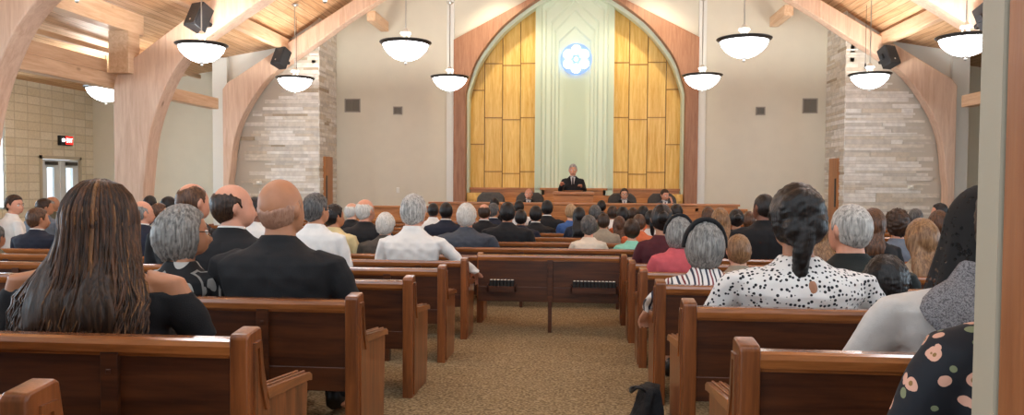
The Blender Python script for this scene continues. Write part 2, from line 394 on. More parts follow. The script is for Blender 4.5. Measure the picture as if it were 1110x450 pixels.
for s, nm in ((-1, 'left'), (1, 'right')):
    core = [(XC+s*x, z) for x, z in A3I if x > 6.02] + [(XC+s*6.0, arch3_low(6.0)), (XC+s*5.98, roof_z(5.98)), (XC+s*5.98, -.43)]
    xa, xb = (XC-8.2, XC-6.02) if s < 0 else (XC+6.02, XC+8.2)
    m = MB()
    stone_face(m, 'X', xa, xb, 17.1, -1, -.43, lambda u: min(arch3_low(abs(u-XC))+.12, 4.55))
    stone_face(m, 'Y', 17.06, 18.3, XC+s*6.02, -s, -.43, lambda u: 5.0)
    m.box(min(XC+s*6.02, XC+s*8.2), max(XC+s*6.02, XC+s*8.2), 17.1, 18.3, -.43, 1.5, 6)
    m.prism([(XC+s*6.02, 1.5)] + [(XC+s*x, z+.1) for x, z in A3I[::-1] if 6.05 < x and z > 1.6] + [(XC+s*8.1, 1.5)], 'Y', 17.1, 18.3, 6)
    m.box(min(XC+s*6.02, XC+s*6.2), max(XC+s*6.02, XC+s*6.2), 17.1, 18.3, 1.5, 4.95, 6)
    struct(m.build('wall_stone_tower_'+nm, STONES+[M_MORTAR], bevel=0))
    # white wall filling above the arch out to the side
    poly = [(XC+s*x, z-.06) for x, z in A3O if x > 5.9] ; poly = [(XC+s*8.22, 3.2), (XC+s*7.98, 3.36), (XC+s*6.87, 4.05), (XC+s*6.02, 4.6), (XC+s*6.02, roof_z(6.02)), (XC+s*7.05, roof_z(7.05)), (XC+s*8.6, roof_z(8.6)), (XC+s*8.6, 3.2)]
    struct(MB().prism(poly, 'Y', 17.12, 18.3).build('wall_gable_'+nm, M_WHITE))
    struct(MB().box(min(XC+s*8.24, XC+s*8.6), max(XC+s*8.24, XC+s*8.6), 17.0, 18.3, -.43, 3.99).build('wall_return_'+nm, M_WHITE))
    # timber door in the return of the tower
    d = MB(); x = XC+s*6.02
    d.box(min(x, x-s*.07), max(x, x-s*.07), 17.32, 17.86, -.43, 1.66); struct(d.build('door_tower_'+nm, wood('door_oak', '#9c6234', '#bd8250', 'Z', .4, 1)))
    d = MB(); d.box(min(x-s*.07, x-s*.09), max(x-s*.07, x-s*.09), 17.36, 17.42, .55, 1.2); struct(d.build('trim_door_plate_'+nm, M_DARKM))

# timber arches
def arch(y0, y1, O, I, label):
    poly = [(XC-x, z) for x, z in O] + [(XC+x, z) for x, z in O[::-1][1:]] + [(XC+x, z) for x, z in I] + [(XC-x, z) for x, z in I[::-1][1:]]
    mb = MB(); n = len(O); k = 0
    # strip quads per half keep the faces clean
    def resample(P, n):
        d = [0]
        for i in range(1, len(P)): d.append(d[-1]+math.dist(P[i-1], P[i]))
        out = []
        for q in range(n):
            t = d[-1]*q/(n-1); i = max(j for j in range(len(d)) if d[j] <= t+1e-9); i = min(i, len(P)-2)
            f = (t-d[i])/(d[i+1]-d[i]) if d[i+1] > d[i] else 0
            out.append((P[i][0]+(P[i+1][0]-P[i][0])*f, P[i][1]+(P[i+1][1]-P[i][1])*f))
        return out
    for s in (-1, 1):
        N = 60; a = resample(O, N); b = resample(I, N); vs = []
        for q in range(N):
            vs += [(XC+s*a[q][0], y0, a[q][1]), (XC+s*b[q][0], y0, b[q][1]), (XC+s*b[q][0], y1, b[q][1]), (XC+s*a[q][0], y1, a[q][1])]
        fs = []
        for q in range(N-1):
            for e in range(4):
                f = (q*4+e, q*4+(e+1) % 4, (q+1)*4+(e+1) % 4, (q+1)*4+e); fs.append(f if s > 0 else f[::-1])
        fs += [(0, 1, 2, 3), tuple((N-1)*4+e for e in (3, 2, 1, 0))]
        mb.add(vs, fs)
    o = mb.build('timber_arch', M_ARCH, bevel=.02); return tag(o, label, 'arch')
arch(16.75, 17.05, A3O, A3I, 'pale laminated timber arch standing against the two stone towers')
arch(12.2, 12.55, A2O, A2I, 'thick pale timber arch rising behind the long-haired woman, its left foot broad')
arch(8.62, 8.97, A2O, A2I, 'timber arch cut off by the top corner of the photo, nearest the doorway')

# purlins, side beams, posts
def trim_box(nm, x0, x1, y0, y1, z0, z1, mat=M_BEAM, bev=.012): return struct(MB().box(x0, x1, y0, y1, z0, z1).build(nm, mat, bevel=bev))
for s in (-1, 1):
    for rel, w, h in ((6.72, .16, .26), (4.75, .16, .26), (2.5, .16, .26)):
        x = XC+s*rel; z = roof_z(rel)-.02
        trim_box('trim_purlin', x-w/2, x+w/2, 1.0, 17.1, z-h-.06, z-.05)
    x = XC+s*4.75; trim_box('trim_purlin_end', x-.1, x+.1, 17.05, 18.3, 4.82, 5.06)
    x = XC+s*8.12; trim_box('trim_side_beam', x-.1, x+.1, 2.0, 16.15, 2.68, 2.93)
    trim_box('trim_side_beam_upper', x-.13, x+.05, 2.0, 12.25, 2.94, 3.16)
    for y in (12.05, 8.47):
        x = XC+s*7.74; trim_box('trim_arch_post', x-.18, x+.18, y, y+.34, 2.9, 3.62)
    x = XC+s*7.74; trim_box('trim_eave_purlin', x-.13, x+.13, 1.0, 12.6, 3.62, 3.98)
    x = XC+s*9.4; trim_box('trim_thin_purlin', x-.05, x+.05, 2.0, 17.9, 3.62, 3.72)
    trim_box('trim_ridge_beam', XC-.15, XC+.15, 1.0, 18.3, 8.46, 8.76) if s > 0 else None

# side walls: split-face block on the left, with windows
def side_wall(nm, x0, x1, wins, mat):
    mb = MB(); ys = [1.0]
    for a, b, z0, z1 in wins: ys += [a, b]
    ys.append(18.3)
    for i in range(0, len(ys), 2): mb.box(x0, x1, ys[i], ys[i+1], -.45, 3.4)
    for a, b, z0, z1 in wins: mb.box(x0, x1, a, b, -.45, z0); mb.box(x0, x1, a, b, z1, 3.4)
    return struct(mb.build(nm, mat))
WL = [(4.0, 5.4, .5, 2.7), (8.4, 9.8, .5, 2.7), (13.9, 15.32, .4, 2.75)]
WLD = WL + [(16.38, 17.75, -.424, 1.6)]
side_wall('wall_left', -12.85, -12.6, WLD, M_BLOCK)
side_wall('wall_right', 12.6, 12.85, [(4.0, 5.4, .5, 2.7), (8.4, 9.8, .5, 2.7)], M_WALL)
def glass_mat():
    mt, nt, b, N, L = _new('window_glass'); tr = N.new('ShaderNodeBsdfTransparent'); tr.inputs[0].default_value = (.92, .97, 1, 1)
    gl = N.new('ShaderNodeBsdfGlossy'); gl.inputs['Roughness'].default_value = .02; mx = N.new('ShaderNodeMixShader'); mx.inputs[0].default_value = .08
    L.new(tr.outputs[0], mx.inputs[1]); L.new(gl.outputs[0], mx.inputs[2]); L.new(mx.outputs[0], N['Material Output'].inputs[0]); return mt
M_GLASS = glass_mat(); wi = 0
for sx, wl in ((-1, WL), (1, WL[:2])):
    for a, b, z0, z1 in wl:
        wi += 1; x = sx*12.68; mb = MB()
        for q in ((a, a+.05, z0, z1), (b-.05, b, z0, z1), (a, b, z0, z0+.05), (a, b, z1-.05, z1), ((a+b)/2-.02, (a+b)/2+.02, z0, z1)):
            mb.box(x-.05, x+.05, *q)
        f = struct(mb.build('window_%d' % wi, M_STEEL)); g = MB(); g.box(x-.008, x+.008, a+.04, b-.04, z0+.04, z1-.04); g.build('pane', M_GLASS, f)
# glazed double exit door in the block wall
dr = struct(empty('door_exit', (-12.6, 17.065, -.424)))
mb = MB()
for y0, y1, z0, z1 in ((-.72, -.66, 0, 2.06), (.66, .72, 0, 2.06), (-.72, .72, 1.98, 2.06)): mb.box(-.12, .04, y0, y1, z0, z1)
mb.build('door_frame', M_TAN, dr)
for s in (-1, 1):
    y0, y1 = (-.655, -.01) if s < 0 else (.01, .655)
    mb = MB(); a, b = y0+.20, y1-.20
    mb.box(-.06, -.01, y0, a, .02, 1.97); mb.box(-.06, -.01, b, y1, .02, 1.97); mb.box(-.06, -.01, a, b, .02, .75); mb.box(-.06, -.01, a, b, 1.78, 1.97)
    lf = mb.build('door_leaf', M_STEEL, dr)
    g = MB(); g.box(-.04, -.03, a, b, .75, 1.78); g.build('glass_lite', M_GLASS, lf)
    c = MB(); c.box(.0, .07, s*.35-.18, s*.35+.18, 1.84, 1.92); c.build('door_closer', M_DARKM, lf)
    c = MB(); c.box(.0, .05, min(s*.1, s*.55), max(s*.1, s*.55), .62, .68); c.build('push_bar', M_SILVER, lf)

# back wall with the doorway the photo is taken from
struct(MB().box(.56, 3.2, .91, 1.03, -.06, 2.4).box(-3.0, -.95, .91, 1.03, -.06, 2.4).box(-3.0, 3.2, .91, 1.03, 2.15, 2.6).build('wall_back', M_WALL))
struct(MB().box(.4695, .58, .868, .912, -.06, 2.16).box(-1.0, -.945, .868, 1.04, -.06, 2.16).build('trim_door_jamb', plain('cream_jamb', '#a09480', .5)))
dl = struct(empty('door_open_leaf', (.472, .862, -.04)))
MB().box(0, .045, -.94, 0, .01, 2.1).build('door_panel', wood('lobby_door', '#7d4826', '#9a5f36', 'Z', .42, 1.0, coat=.2), dl)
MB().box(.045, .075, -.9, -.84, .92, 1.1).tube([(.06, -.87, 1.0), (.11, -.87, 1.0), (.11, -.76, 1.0)], .011).build('door_handle', M_SILVER, dl)

# vents and small wall plates
def vent(x0, x1, z0, z1, label):
    t = empty('air_vent', ((x0+x1)/2, 18.3, (z0+z1)/2)); tag(t, label, 'vent', None); w, h = x1-x0, z1-z0
    mb = MB(); f = .025
    for q in ((-w/2, w/2, -h/2, -h/2+f), (-w/2, w/2, h/2-f, h/2), (-w/2, -w/2+f, -h/2, h/2), (w/2-f, w/2, -h/2, h/2)): mb.box(q[0], q[1], -.025, 0, q[2], q[3])
    mb.build('frame', plain('vent_taupe', '#a0978a', .5), t)
    mb = MB(); n = int(h/.045)
    for k in range(n):
        z = -h/2+f+(h-2*f)*(k+.5)/n; mb.add([(-w/2+f, -.004, z-.016), (w/2-f, -.004, z-.016), (w/2-f, -.018, z+.016), (-w/2+f, -.018, z+.016)], [(0, 1, 2, 3)])
    mb.box(-w/2+f, w/2-f, -.003, 0, -h/2+f, h/2-f); mb.box(-.012, .012, -.024, -.002, -h/2+f, h/2-f)
    mb.build('grille', plain('vent_dark', '#7d766a', .6), t)
vent(-5.86, -5.46, 2.81, 3.15, 'large square taupe air vent beside the left stone tower')
vent(-4.61, -4.38, 2.75, 2.95, 'small dark air vent on the cream wall, left of the alcove')
vent(4.28, 4.50, 2.72, 2.92, 'small dark air vent on the cream wall, right of the alcove')
vent(5.37, 5.72, 2.76, 3.12, 'large square taupe air vent beside the right stone tower')
th = MB().box(-4.53, -4.45, 18.27, 18.3, .78, .92).build('thermostat', M_IVORY, bevel=.008); tag(th, 'small white thermostat low on the cream wall left of the alcove', 'thermostat')
# ================================================================ fittings
ex = empty('exit_sign', (-12.6, 17.2, 2.03)); tag(ex, 'red lit exit sign above the glazed double door', 'sign')
MB().box(0, .09, -.23, .2, -.13, .11).build('housing', M_BLACK, ex, bevel=.01)
MB().box(.09, .1, -.06, .19, -.1, .1).build('sign_face', emit('exit_red', '#ff2a22', 1.1, '#c01010'), ex)
mb = MB()                                        # E X I T in bars
def bar(y, z, w, h, r=0):
    c, s = math.cos(r), math.sin(r); q = [(-w/2, -h/2), (w/2, -h/2), (w/2, h/2), (-w/2, h/2)]
    q = [(y+a*c-b*s, z+a*s+b*c) for a, b in q]
    mb.prism(q, 'X', .1, .104)
for y, z, w, h, r in ((-.035, 0, .012, .1, 0), (-.02, .044, .04, .012, 0), (-.022, 0, .034, .012, 0), (-.02, -.044, .04, .012, 0), (.036, 0, .012, .108, .42), (.036, 0, .012, .108, -.42),
                     (.085, 0, .012, .1, 0), (.14, 0, .012, .1, 0), (.14, .044, .06, .012, 0)): bar(y, z, w, h, r)
mb.build('lettering', emit('exit_letter', '#ffd8d0', 2.0), ex)
MB().ball((.1, -.15, .0), .045).build('lamp_head', emit('lamp_white', '#ffffff', 1.2), ex, True)

# pendant lamps
M_BOWL = emit('lamp_bowl', '#fbfaff', P_BOWL)
def make_pendant():
    t = empty('pendant_lamp'); tag(t, 'x', 'lamp')
    prof = [(0.02, -.30), (.09, -.292), (.19, -.255), (.28, -.19), (.35, -.11), (.385, -.02), (.375, -.02), (.34, -.10), (.27, -.175), (.18, -.24), (.02, -.28)]
    MB().lathe(prof, 40).build('bowl', M_BOWL, t, True)
    MB().lathe([(.375, -.035), (.43, -.005), (.44, .01), (.432, .02), (.385, .0), (.37, -.02), (.375, -.035)], 40).build('rim', M_DARKM, t, True)
    MB().lathe([(0, -.365), (.022, -.355), (.026, -.335), (.012, -.322), (.04, -.31), (.045, -.297), (0, -.29)], 16).build('finial', M_SILVER, t, True)
    c = MB()
    for k in range(3):
        a = k*2*PI/3+.3; c.tube([(.055*math.cos(a), .055*math.sin(a), -.28), (.055*math.cos(a), .055*math.sin(a), .17)], .012, 8)
    c.lathe([(0, .15), (.085, .15), (.085, .185), (.05, .2), (.03, .24), (0, .25)], 18); c.build('cage', M_IVORY, t, True)
    return t
pend = make_pendant(); first = True
def put_pendant(x, y, z, label, sc=1.0):
    global first
    if first: t = pend; t.location = (x, y, z); t['label'] = label; first = False
    else: t = dup(pend, (x, y, z), label=label)
    t['group'] = 'pendant bowl lamps'
    t.scale = (sc, sc, sc); top = (roof_z(x-XC)-.02-z)/sc
    MB().tube([(0, 0, .2), (0, 0, top)], .011, 8).build('rod', M_SILVER, t)
    MB().lathe([(0, top-.05), (.05, top-.045), (.085, top-.01), (.085, top)], 16).build('ceiling_cap', M_SILVER, t, True)
    l = bpy.data.lights.new('lamp_uplight', 'POINT'); l.energy = P_UP*(.7 if abs(x) > 5 else 1.0); l.shadow_soft_size = .09; l.color = (1, .965, .90)
    o = bpy.data.objects.new('lamp_uplight', l); COL.objects.link(o); o.location = (x, y, z-.06)
PX = [XC-6.34, XC-2.74, XC+2.74, XC+6.34]
WHERE = {(0, 0): 'far pendant lamp over the left stone tower', (1, 0): 'far pendant lamp just left of the alcove arch', (2, 0): 'far pendant lamp just right of the alcove arch', (3, 0): 'far pendant lamp over the right stone tower',
         (0, 1): 'large pendant lamp against the broad left timber arch', (1, 1): 'large pendant lamp hanging before the plain cream wall left of the alcove', (2, 1): 'large pendant lamp hanging before the plain cream wall right of the alcove', (3, 1): 'large pendant lamp at right, partly behind the door jamb'}
for j, y in enumerate((15.6, 11.72, 8.1, 4.6)):
    for i, x in enumerate(PX):
        if j == 3 and i in (0, 3): continue
        if (i, j) in WHERE: lb = WHERE[i, j]
        elif (i, j) == (0, 2): lb = 'pendant lamp whose bowl tip dips into the top left corner'
        else: lb = 'white pendant bowl lamp above the photo, row %s the doorway' % ('ahead of' if j == 2 else 'nearest')
        if j == 0: put_pendant((-6.10, -2.71, 2.56, 5.89)[i], y, 3.29, lb, .945)
        elif j == 1: put_pendant((-6.02, -2.69, 2.49, 5.67)[i], 11.45, 3.24, lb, .93)
        elif (i, j) == (0, 2): put_pendant(-5.75, y, 3.47, lb)
        else: put_pendant(x, y, 3.42, lb)
put_pendant(-9.95, 14.9, 3.02, 'low pendant lamp over the side aisle, half hidden by the timber side beam')

# loudspeakers clamped to the arches
def loudspeaker(loc, rz, label):
    t = empty('loudspeaker', loc, rz); t.rotation_euler = (math.radians(-24), 0, rz); tag(t, label, 'loudspeaker', 'loudspeakers on the arches')
    MB().prism([(-.15, -.12), (.15, -.12), (.11, .14), (-.11, .14)], 'Z', -.22, .22).build('cabinet', M_BLACK, t, bevel=.012)
    MB().prism([(-.135, -.135), (.135, -.135), (.13, -.12), (-.13, -.12)], 'Z', -.205, .205).build('grille', plain('speaker_mesh', '#24262a', .7, bump=.4, bscale=300), t)
    MB().ball((.0, -.138, -.12), (.018, .008, .018)).build('badge', M_SILVER, t, True)
    MB().box(-.04, .04, .13, .24, -.03, .03).box(-.19, -.14, -.02, .06, -.05, .05).build('bracket', M_BLACK, t)
loudspeaker((-6.31, 11.93, 3.79), -.45, 'tilted black loudspeaker on the broad left arch above the large lamp')
loudspeaker((6.24, 11.93, 3.61), .45, 'tilted black loudspeaker at far right beside the door jamb')
loudspeaker((-6.74, 16.42, 3.87), -.45, 'small black loudspeaker on the arch at the left stone tower')
loudspeaker((6.57, 16.42, 3.78), .45, 'small black loudspeaker on the arch at the right stone tower')
# hanging microphones
for x, lb in ((-6.3, 'thin hanging microphone on a wire before the left stone tower'), (6.02, 'thin hanging microphone on a wire before the right stone tower')):
    t = empty('hanging_microphone', (x, 16.2, 3.55)); tag(t, lb, 'microphone')
    MB().tube([(0, 0, .06), (0, 0, roof_z(x-XC)-3.57)], .005, 6).build('wire', M_BLACK, t)
    MB().lathe([(0, -.05), (.018, -.04), (.018, .03), (.006, .08)], 12).build('capsule', M_BLACK, t, True)
# small sensors on the stone
for x, lb in ((-7.55, 'tiny white sensor on the left stone tower'), (7.35, 'tiny white sensor on the right stone tower')):
    s_ = MB().box(x-.05, x+.05, 16.98, 17.06, .98, 1.06).ball((x, 16.98, 1.02), .03).build('wall_sensor', M_IVORY); tag(s_, lb, 'sensor')

# ================================================================ platform
st = MB().prism([(-6.0, 15.5), (6.0, 15.5), (6.0, 18.3), (-6.0, 18.3)], 'Z', -.424, -.33).build('floor_platform', M_CARPET); struct(st)
sw = empty('platform_wall', (0, 15.5, -.424)); tag(sw, 'long low wooden wall across the front of the platform', 'wall')
mb = MB(); mb.box(-3.1, 3.3, 0, .09, 0, 1.02)
mb.build('panelling', M_STAGE, sw, bevel=.005)
mb = MB()
for k in range(9): x = -3.06+k*.79; mb.box(x-.03, x+.03, -.018, 0, .06, .98)
mb.box(-3.1, 3.3, -.018, 0, .92, 1.02); mb.box(-3.1, 3.3, -.018, 0, 0, .1)
mb.build('stiles', M_STAGE, sw)
MB().box(-3.14, 3.34, -.05, .16, 1.02, 1.07).build('ledge', wood('ledge_wood', '#a5643a', '#c98a58', 'X', .3, .8, coat=.3), sw, bevel=.012)
for s in (-1, 1):
    x0, x1 = (-4.9, -3.12) if s < 0 else (3.32, 3.5)
    w = empty('platform_side_wall', ((x0+x1)/2, 15.6, -.424)); h = (x1-x0)/2
    tag(w, ('low wooden side rail left of the platform wall' if s < 0 else 'short wooden end rail right of the platform wall'), 'rail')
    MB().box(-h, h, 0, .07, 0, .92).build('panelling', M_STAGE, w); MB().box(-h-.02, h+.02, -.03, .1, .92, .97).build('ledge', M_STAGE, w, bevel=.01)
# wainscot behind the chairs
struct(MB().box(-2.7, 2.54, 18.66, 18.74, -.4, .9).box(-2.72, 2.56, 18.6, 18.76, .88, .93).build('trim_wainscot', M_STAGE))
for s in (-1, 1):
    a = XC+s*2.2; b = XC+s*2.66; t = MB().box(min(a, b), max(a, b), 18.3, 18.4, .54, .8).box(min(a, b)+.05, max(a, b)-.05, 18.28, 18.31, .62, .72)
    struct(t.build('trim_alcove_vent_panel', M_HONEY, bevel=.006))
# lectern
lt = empty('lectern', (-.07, 16.2, -.37)); tag(lt, 'broad wooden lectern in front of the standing speaker', 'lectern')
MB().box(-.40, .40, -.02, .45, .04, 1.17).build('body', M_STAGE, lt, bevel=.008)
MB().box(-.45, .45, -.10, .5, 1.17, 1.24).build('top', wood('lectern_top', '#a8683c', '#cf9262', 'X', .3, .8, coat=.3), lt, bevel=.015)
mb = MB(); mb.box(-.43, .43, -.055, -.02, .86, 1.15); mb.box(-.41, .41, -.04, -.02, .78, .86); mb.build('front_moulding', M_STAGE, lt, bevel=.01)
MB().prism([(-.02, 1.255), (.3, 1.24), (.3, 1.25), (-.02, 1.265)], 'X', -.2, .2).build('reading_board', M_STAGE, lt)
MB().tube([(-.22, .1, 1.24), (-.22, .05, 1.30), (-.20, .1, 1.36)], .007, 6).ball((-.20, .105, 1.37), .016).build('microphone', M_BLACK, lt)
# platform chairs
M_CH = plain('grey_upholstery', '#57524c', .85, noise_amt=.15, noise_scale=20)
def make_chair():
    t = empty('platform_chair'); tag(t, 'x', 'chair', 'upholstered chairs on the platform')
    MB().box(-.30, .30, -.28, .24, .30, .45).build('seat', M_CH, t, bevel=.05, seg=3)
    mb = MB(); mb.prism([(-.33, .40), (.33, .40), (.355, .8), (.32, 1.06), (.2, 1.16), (-.2, 1.16), (-.32, 1.06), (-.355, .8)], 'Y', .22, .36); mb.build('backrest', M_CH, t, bevel=.05, seg=3)
    for s in (-1, 1):
        mb = MB(); mb.prism([(-.30, .1), (.26, .1), (.26, .74), (.1, .66), (-.3, .6)], 'X', min(s*.31, s*.40), max(s*.31, s*.40)); mb.build('armrest', M_CH, t, bevel=.03, seg=3)
        for y in (-.24, .24): MB().tube([(s*.29, y, 0), (s*.29, y, .31)], [.018, .026], 8).build('leg', M_PEW, t)
    mb = MB()
    for k in range(3): mb.ball((-.16+.16*k, .166, .86), (.012, .006, .012), 8, 6)
    mb.build('buttons', M_BLACK, t)
    return t
ch = make_chair()
for k, (x, lb) in enumerate(((-2.03, 'empty grey upholstered platform chair at the far left end'), (-1.1, 'grey platform chair holding the bald man, left of the lectern'),
                             (1.06, 'grey platform chair holding the man with glasses, right of the lectern'), (1.98, 'grey platform chair at the far right, its man resting chin on hand'))):
    if k == 0: ch.location = (x, 17.15, -.33); ch['label'] = lb
    else: dup(ch, (x, 17.15, -.33), label=lb)

# ================================================================ pews
def make_pew(L, ends=(True, True), rack=None, tall=0.0, deep=True, stiles=None):
    """a pew of length L; x runs 0..L, backrest at y 0, seat towards +y (towards the platform)"""
    t = empty('pew'); H = .714+tall
    x0, x1 = (.058 if ends[0] else 0), (L-.058 if ends[1] else L)
    MB().box(x0, x1, .028, .054, .40+tall, H-.03).build('backrest', M_PEWX, t)
    # rounded rail with a bead underneath
    pf = [(.005, H-.045), (.003, H-.02), (.010, H-.005), (.025, H), (.062, H), (.074, H-.006), (.078, H-.02), (.075, H-.045)]
    mb = MB(); mb.prism(pf, 'X', x0, x1); mb.box(x0, x1, .018, .028, H-.058, H-.045); mb.build('top_rail', M_RAIL, t)
    MB().box(x0, x1, .022, .05, .295, .405+tall).build('lower_rail', M_PEWX, t, bevel=.004)
    if stiles is None:
        n = max(1, round(L/1.15)-1); stiles = [L*(k+1)/(n+1) for k in range(n)]
    for x in stiles:
        mb = MB(); mb.box(x-.028, x+.028, .012, .03, .30, H-.047)
        mb.lathe([(0, .006), (.011, .004), (.011, 0)], 10, (0, 0, 0)) if False else None
        mb.box(x-.008, x+.008, .008, .013, H-.115, H-.099); mb.build('stile', M_PEWX, t, bevel=.003)
        mb = MB(); mb.prism([(.012, 0), (.055, 0), (.05, .31), (.42, .31), (.42, .37), (.012, .37)] if False else [(.014, -.04), (.06, -.04), (.10, .30), (.42, .33), (.42, .365), (.014, .365)], 'X', x-.018, x+.018); mb.build('support_leg', M_PEWX, t)
    if deep: MB().prism([(.06, .375), (.46, .40), (.485, .39), (.485, .36), (.06, .345)], 'X', x0, x1).build('seat', M_RAIL, t)
    for k, on in enumerate(ends):
        if not on: continue
        a, b = (0, .06) if k == 0 else (L-.06, L)
        mb = MB(); mb.prism([(0, -.04), (0, .722), (.012, .734), (.088, .742), (.10, .735), (.118, .62), (.145, .53), (.16, .48), (.16, -.06)], 'X', a, b); mb.build('end_post', M_PEW, t, bevel=.007)
        c, d = (.008, .052) if k == 0 else (L-.052, L-.008)
        mb = MB(); mb.prism([(.15, -.06), (.15, .50), (.50, .462), (.515, .45), (.49, .1), (.47, -.06)], 'X', c, d)
        o = -1 if k == 0 else 1; xs = a if k == 0 else b
        mb.prism([(.05, .05), (.05, .66), (.085, .66), (.105, .56), (.135, .46), (.46, .425), (.45, .05)], 'X', min(xs, xs+o*.008), max(xs, xs+o*.008)) if False else None
        mb.build('end_panel', M_PEW, t, bevel=.004)
        mb = MB(); mb.prism([(.135, .525), (.15, .535), (.505, .492), (.53, .478), (.53, .455), (.50, .462), (.145, .497)], 'X', a-.004, b+.004)
        for q in (.012, .038): mb.prism([(.15, .535), (.50, .494), (.50, .499), (.15, .541)], 'X', a+q, a+q+.010)
        mb.build('arm_cap', M_ENDY, t, bevel=.004)
        # raised border on the aisle face
        mb = MB(); xs = a if k == 0 else b; q0, q1 = min(xs, xs+o*.007), max(xs, xs+o*.007)
        mb.prism([(.035, .02), (.035, .70), (.055, .70), (.055, .02)], 'X', q0, q1)
        mb.prism([(.055, .70), (.085, .70), (.103, .58), (.135, .48), (.15, .47), (.12, .47), (.085, .56), (.07, .68), (.055, .68)], 'X', q0, q1)
        mb.build('end_moulding', M_PEW, t)
    if rack:
        for (ra, rb) in rack:
            mb = MB(); mb.box(ra, rb, -.062, .022, .40, .41); mb.box(ra, rb, -.066, -.056, .40, .455); mb.box(ra, ra+.01, -.066, .022, .40, .47); mb.box(rb-.01, rb, -.066, .022, .40, .47)
            mb.build('book_rack', M_PEWX, t)
    return t
ROWY = [2.12+1.11*k for k in range(6)]
ORD = ['nearest the doorway', 'second from the doorway', 'third from the doorway', 'fourth from the doorway', 'fifth from the doorway', 'last before the cross pew']
XL, XR = -.978, .468
LL, LR = 6.2, 6.2
pl = make_pew(LL, (True, True), stiles=[LL-.45-1.0*k for k in range(6)]); prr = make_pew(LR, (True, True), stiles=[.78+1.02*k for k in range(6)])
for k, y in enumerate(ROWY):
    lb = 'long brown pew left of the aisle, ' + ORD[k]
    loc = (XL-LL, y, zf(y+.1))
    if k == 0: pl.location = loc; tag(pl, lb, 'pew', 'left-hand pews')
    else: dup(pl, loc, label=lb)
    lb = 'long brown pew right of the aisle, ' + ORD[k]
    loc = (XR, y+.02, zf(y+.1))
    if k == 0: prr.location = loc; tag(prr, lb, 'pew', 'right-hand pews')
    else: dup(prr, loc, label=lb)
# last rows by the door
o = dup(pl, (-1.085-LL, 1.36, zf(1.36)-.01), label='pew in the lower left corner, only its pale post top showing')
o = dup(prr, (.45, 1.05+.0, zf(1.06)), label='pew below the photo that the woman in the floral dress sits on')
# short pew closing the aisle
cp = make_pew(1.36, (False, False), rack=[(.10, .37), (.90, 1.34)], tall=.035, stiles=[.70]); cp.location = (XL+.03, 7.08, zf(7.12)); tag(cp, 'short dark pew closing the end of the aisle, one leg under its middle', 'pew')
# long pews of the front half
FY = [8.75, 9.62, 10.48, 11.35, 12.3, 13.35, 14.4]
LF = 12.6
fp = make_pew(LF, (True, True))
FO = ['nearest the cross pew', 'second behind the cross pew', 'third behind the cross pew', 'fourth behind the cross pew', 'fifth behind the cross pew', 'last but one before the platform', 'closest to the platform']
for k, y in enumerate(FY):
    lb = 'full-width front pew seen only by its top rail, ' + FO[k]; loc = (XC-LF/2, y, -.424)
    if k == 0: fp.location = loc; tag(fp, lb, 'pew', 'full-width front pews')
    else: dup(fp, loc, label=lb)
# hymnals in the rack of the cross pew
def hymnal():
    t = empty('hymnal')
    MB().box(0, .03, -.05, .012, 0, .100).build('cover', plain('book_black', '#141210', .5), t, bevel=.003); MB().box(.003, .027, -.046, .010, .100, .1015).build('page_edge', plain('book_page', '#e9e4d8', .8), t); return t
hy = hymnal(); hk = 0
for base, n in ((.12, 7), (.92, 12)):
    for k in range(n):
        loc = (cp.location.x+base+k*.034, cp.location.y, cp.location.z+.41)
        lb = ('black hymnal in the left rack of the cross pew' if n == 7 else 'black hymnal in the right rack of the cross pew')
        o = hy if hk == 0 else dup(hy, loc); hk += 1; o.location = loc; tag(o, lb, 'book', lb.replace('black hymnal', 'black hymnals'))
# black bag slumped in the aisle
t = empty('tote_bag', (.36, 3.82, zf(3.82))); tag(t, 'black cloth tote bag slumped on the carpet by the right aisle pew ends', 'bag')
rings = []
for i in range(9):
    z = .235*i/8; ph = i*.7; rx = .085*(1-.55*i/8)+.01; ry = .13*(1-.45*i/8)
    rings.append([((rx*(1+.16*math.sin(5*a+ph)))*math.cos(a)+.03*i/8, ry*(1+.14*math.sin(4*a-ph))*math.sin(a), z) for a in [2*PI*j/28 for j in range(28)]])
MB().loft(rings).build('bag_body', plain('black_cloth', '#0d0d10', .8, bump=.5, bscale=30), t, True)
MB().tube(catmull([(.0, -.05, .215), (-.04, -.06, .24), (-.07, .0, .20), (-.06, .05, .21), (.04, .05, .22)]), .008, 6).build('strap', M_BLACK, t, True)
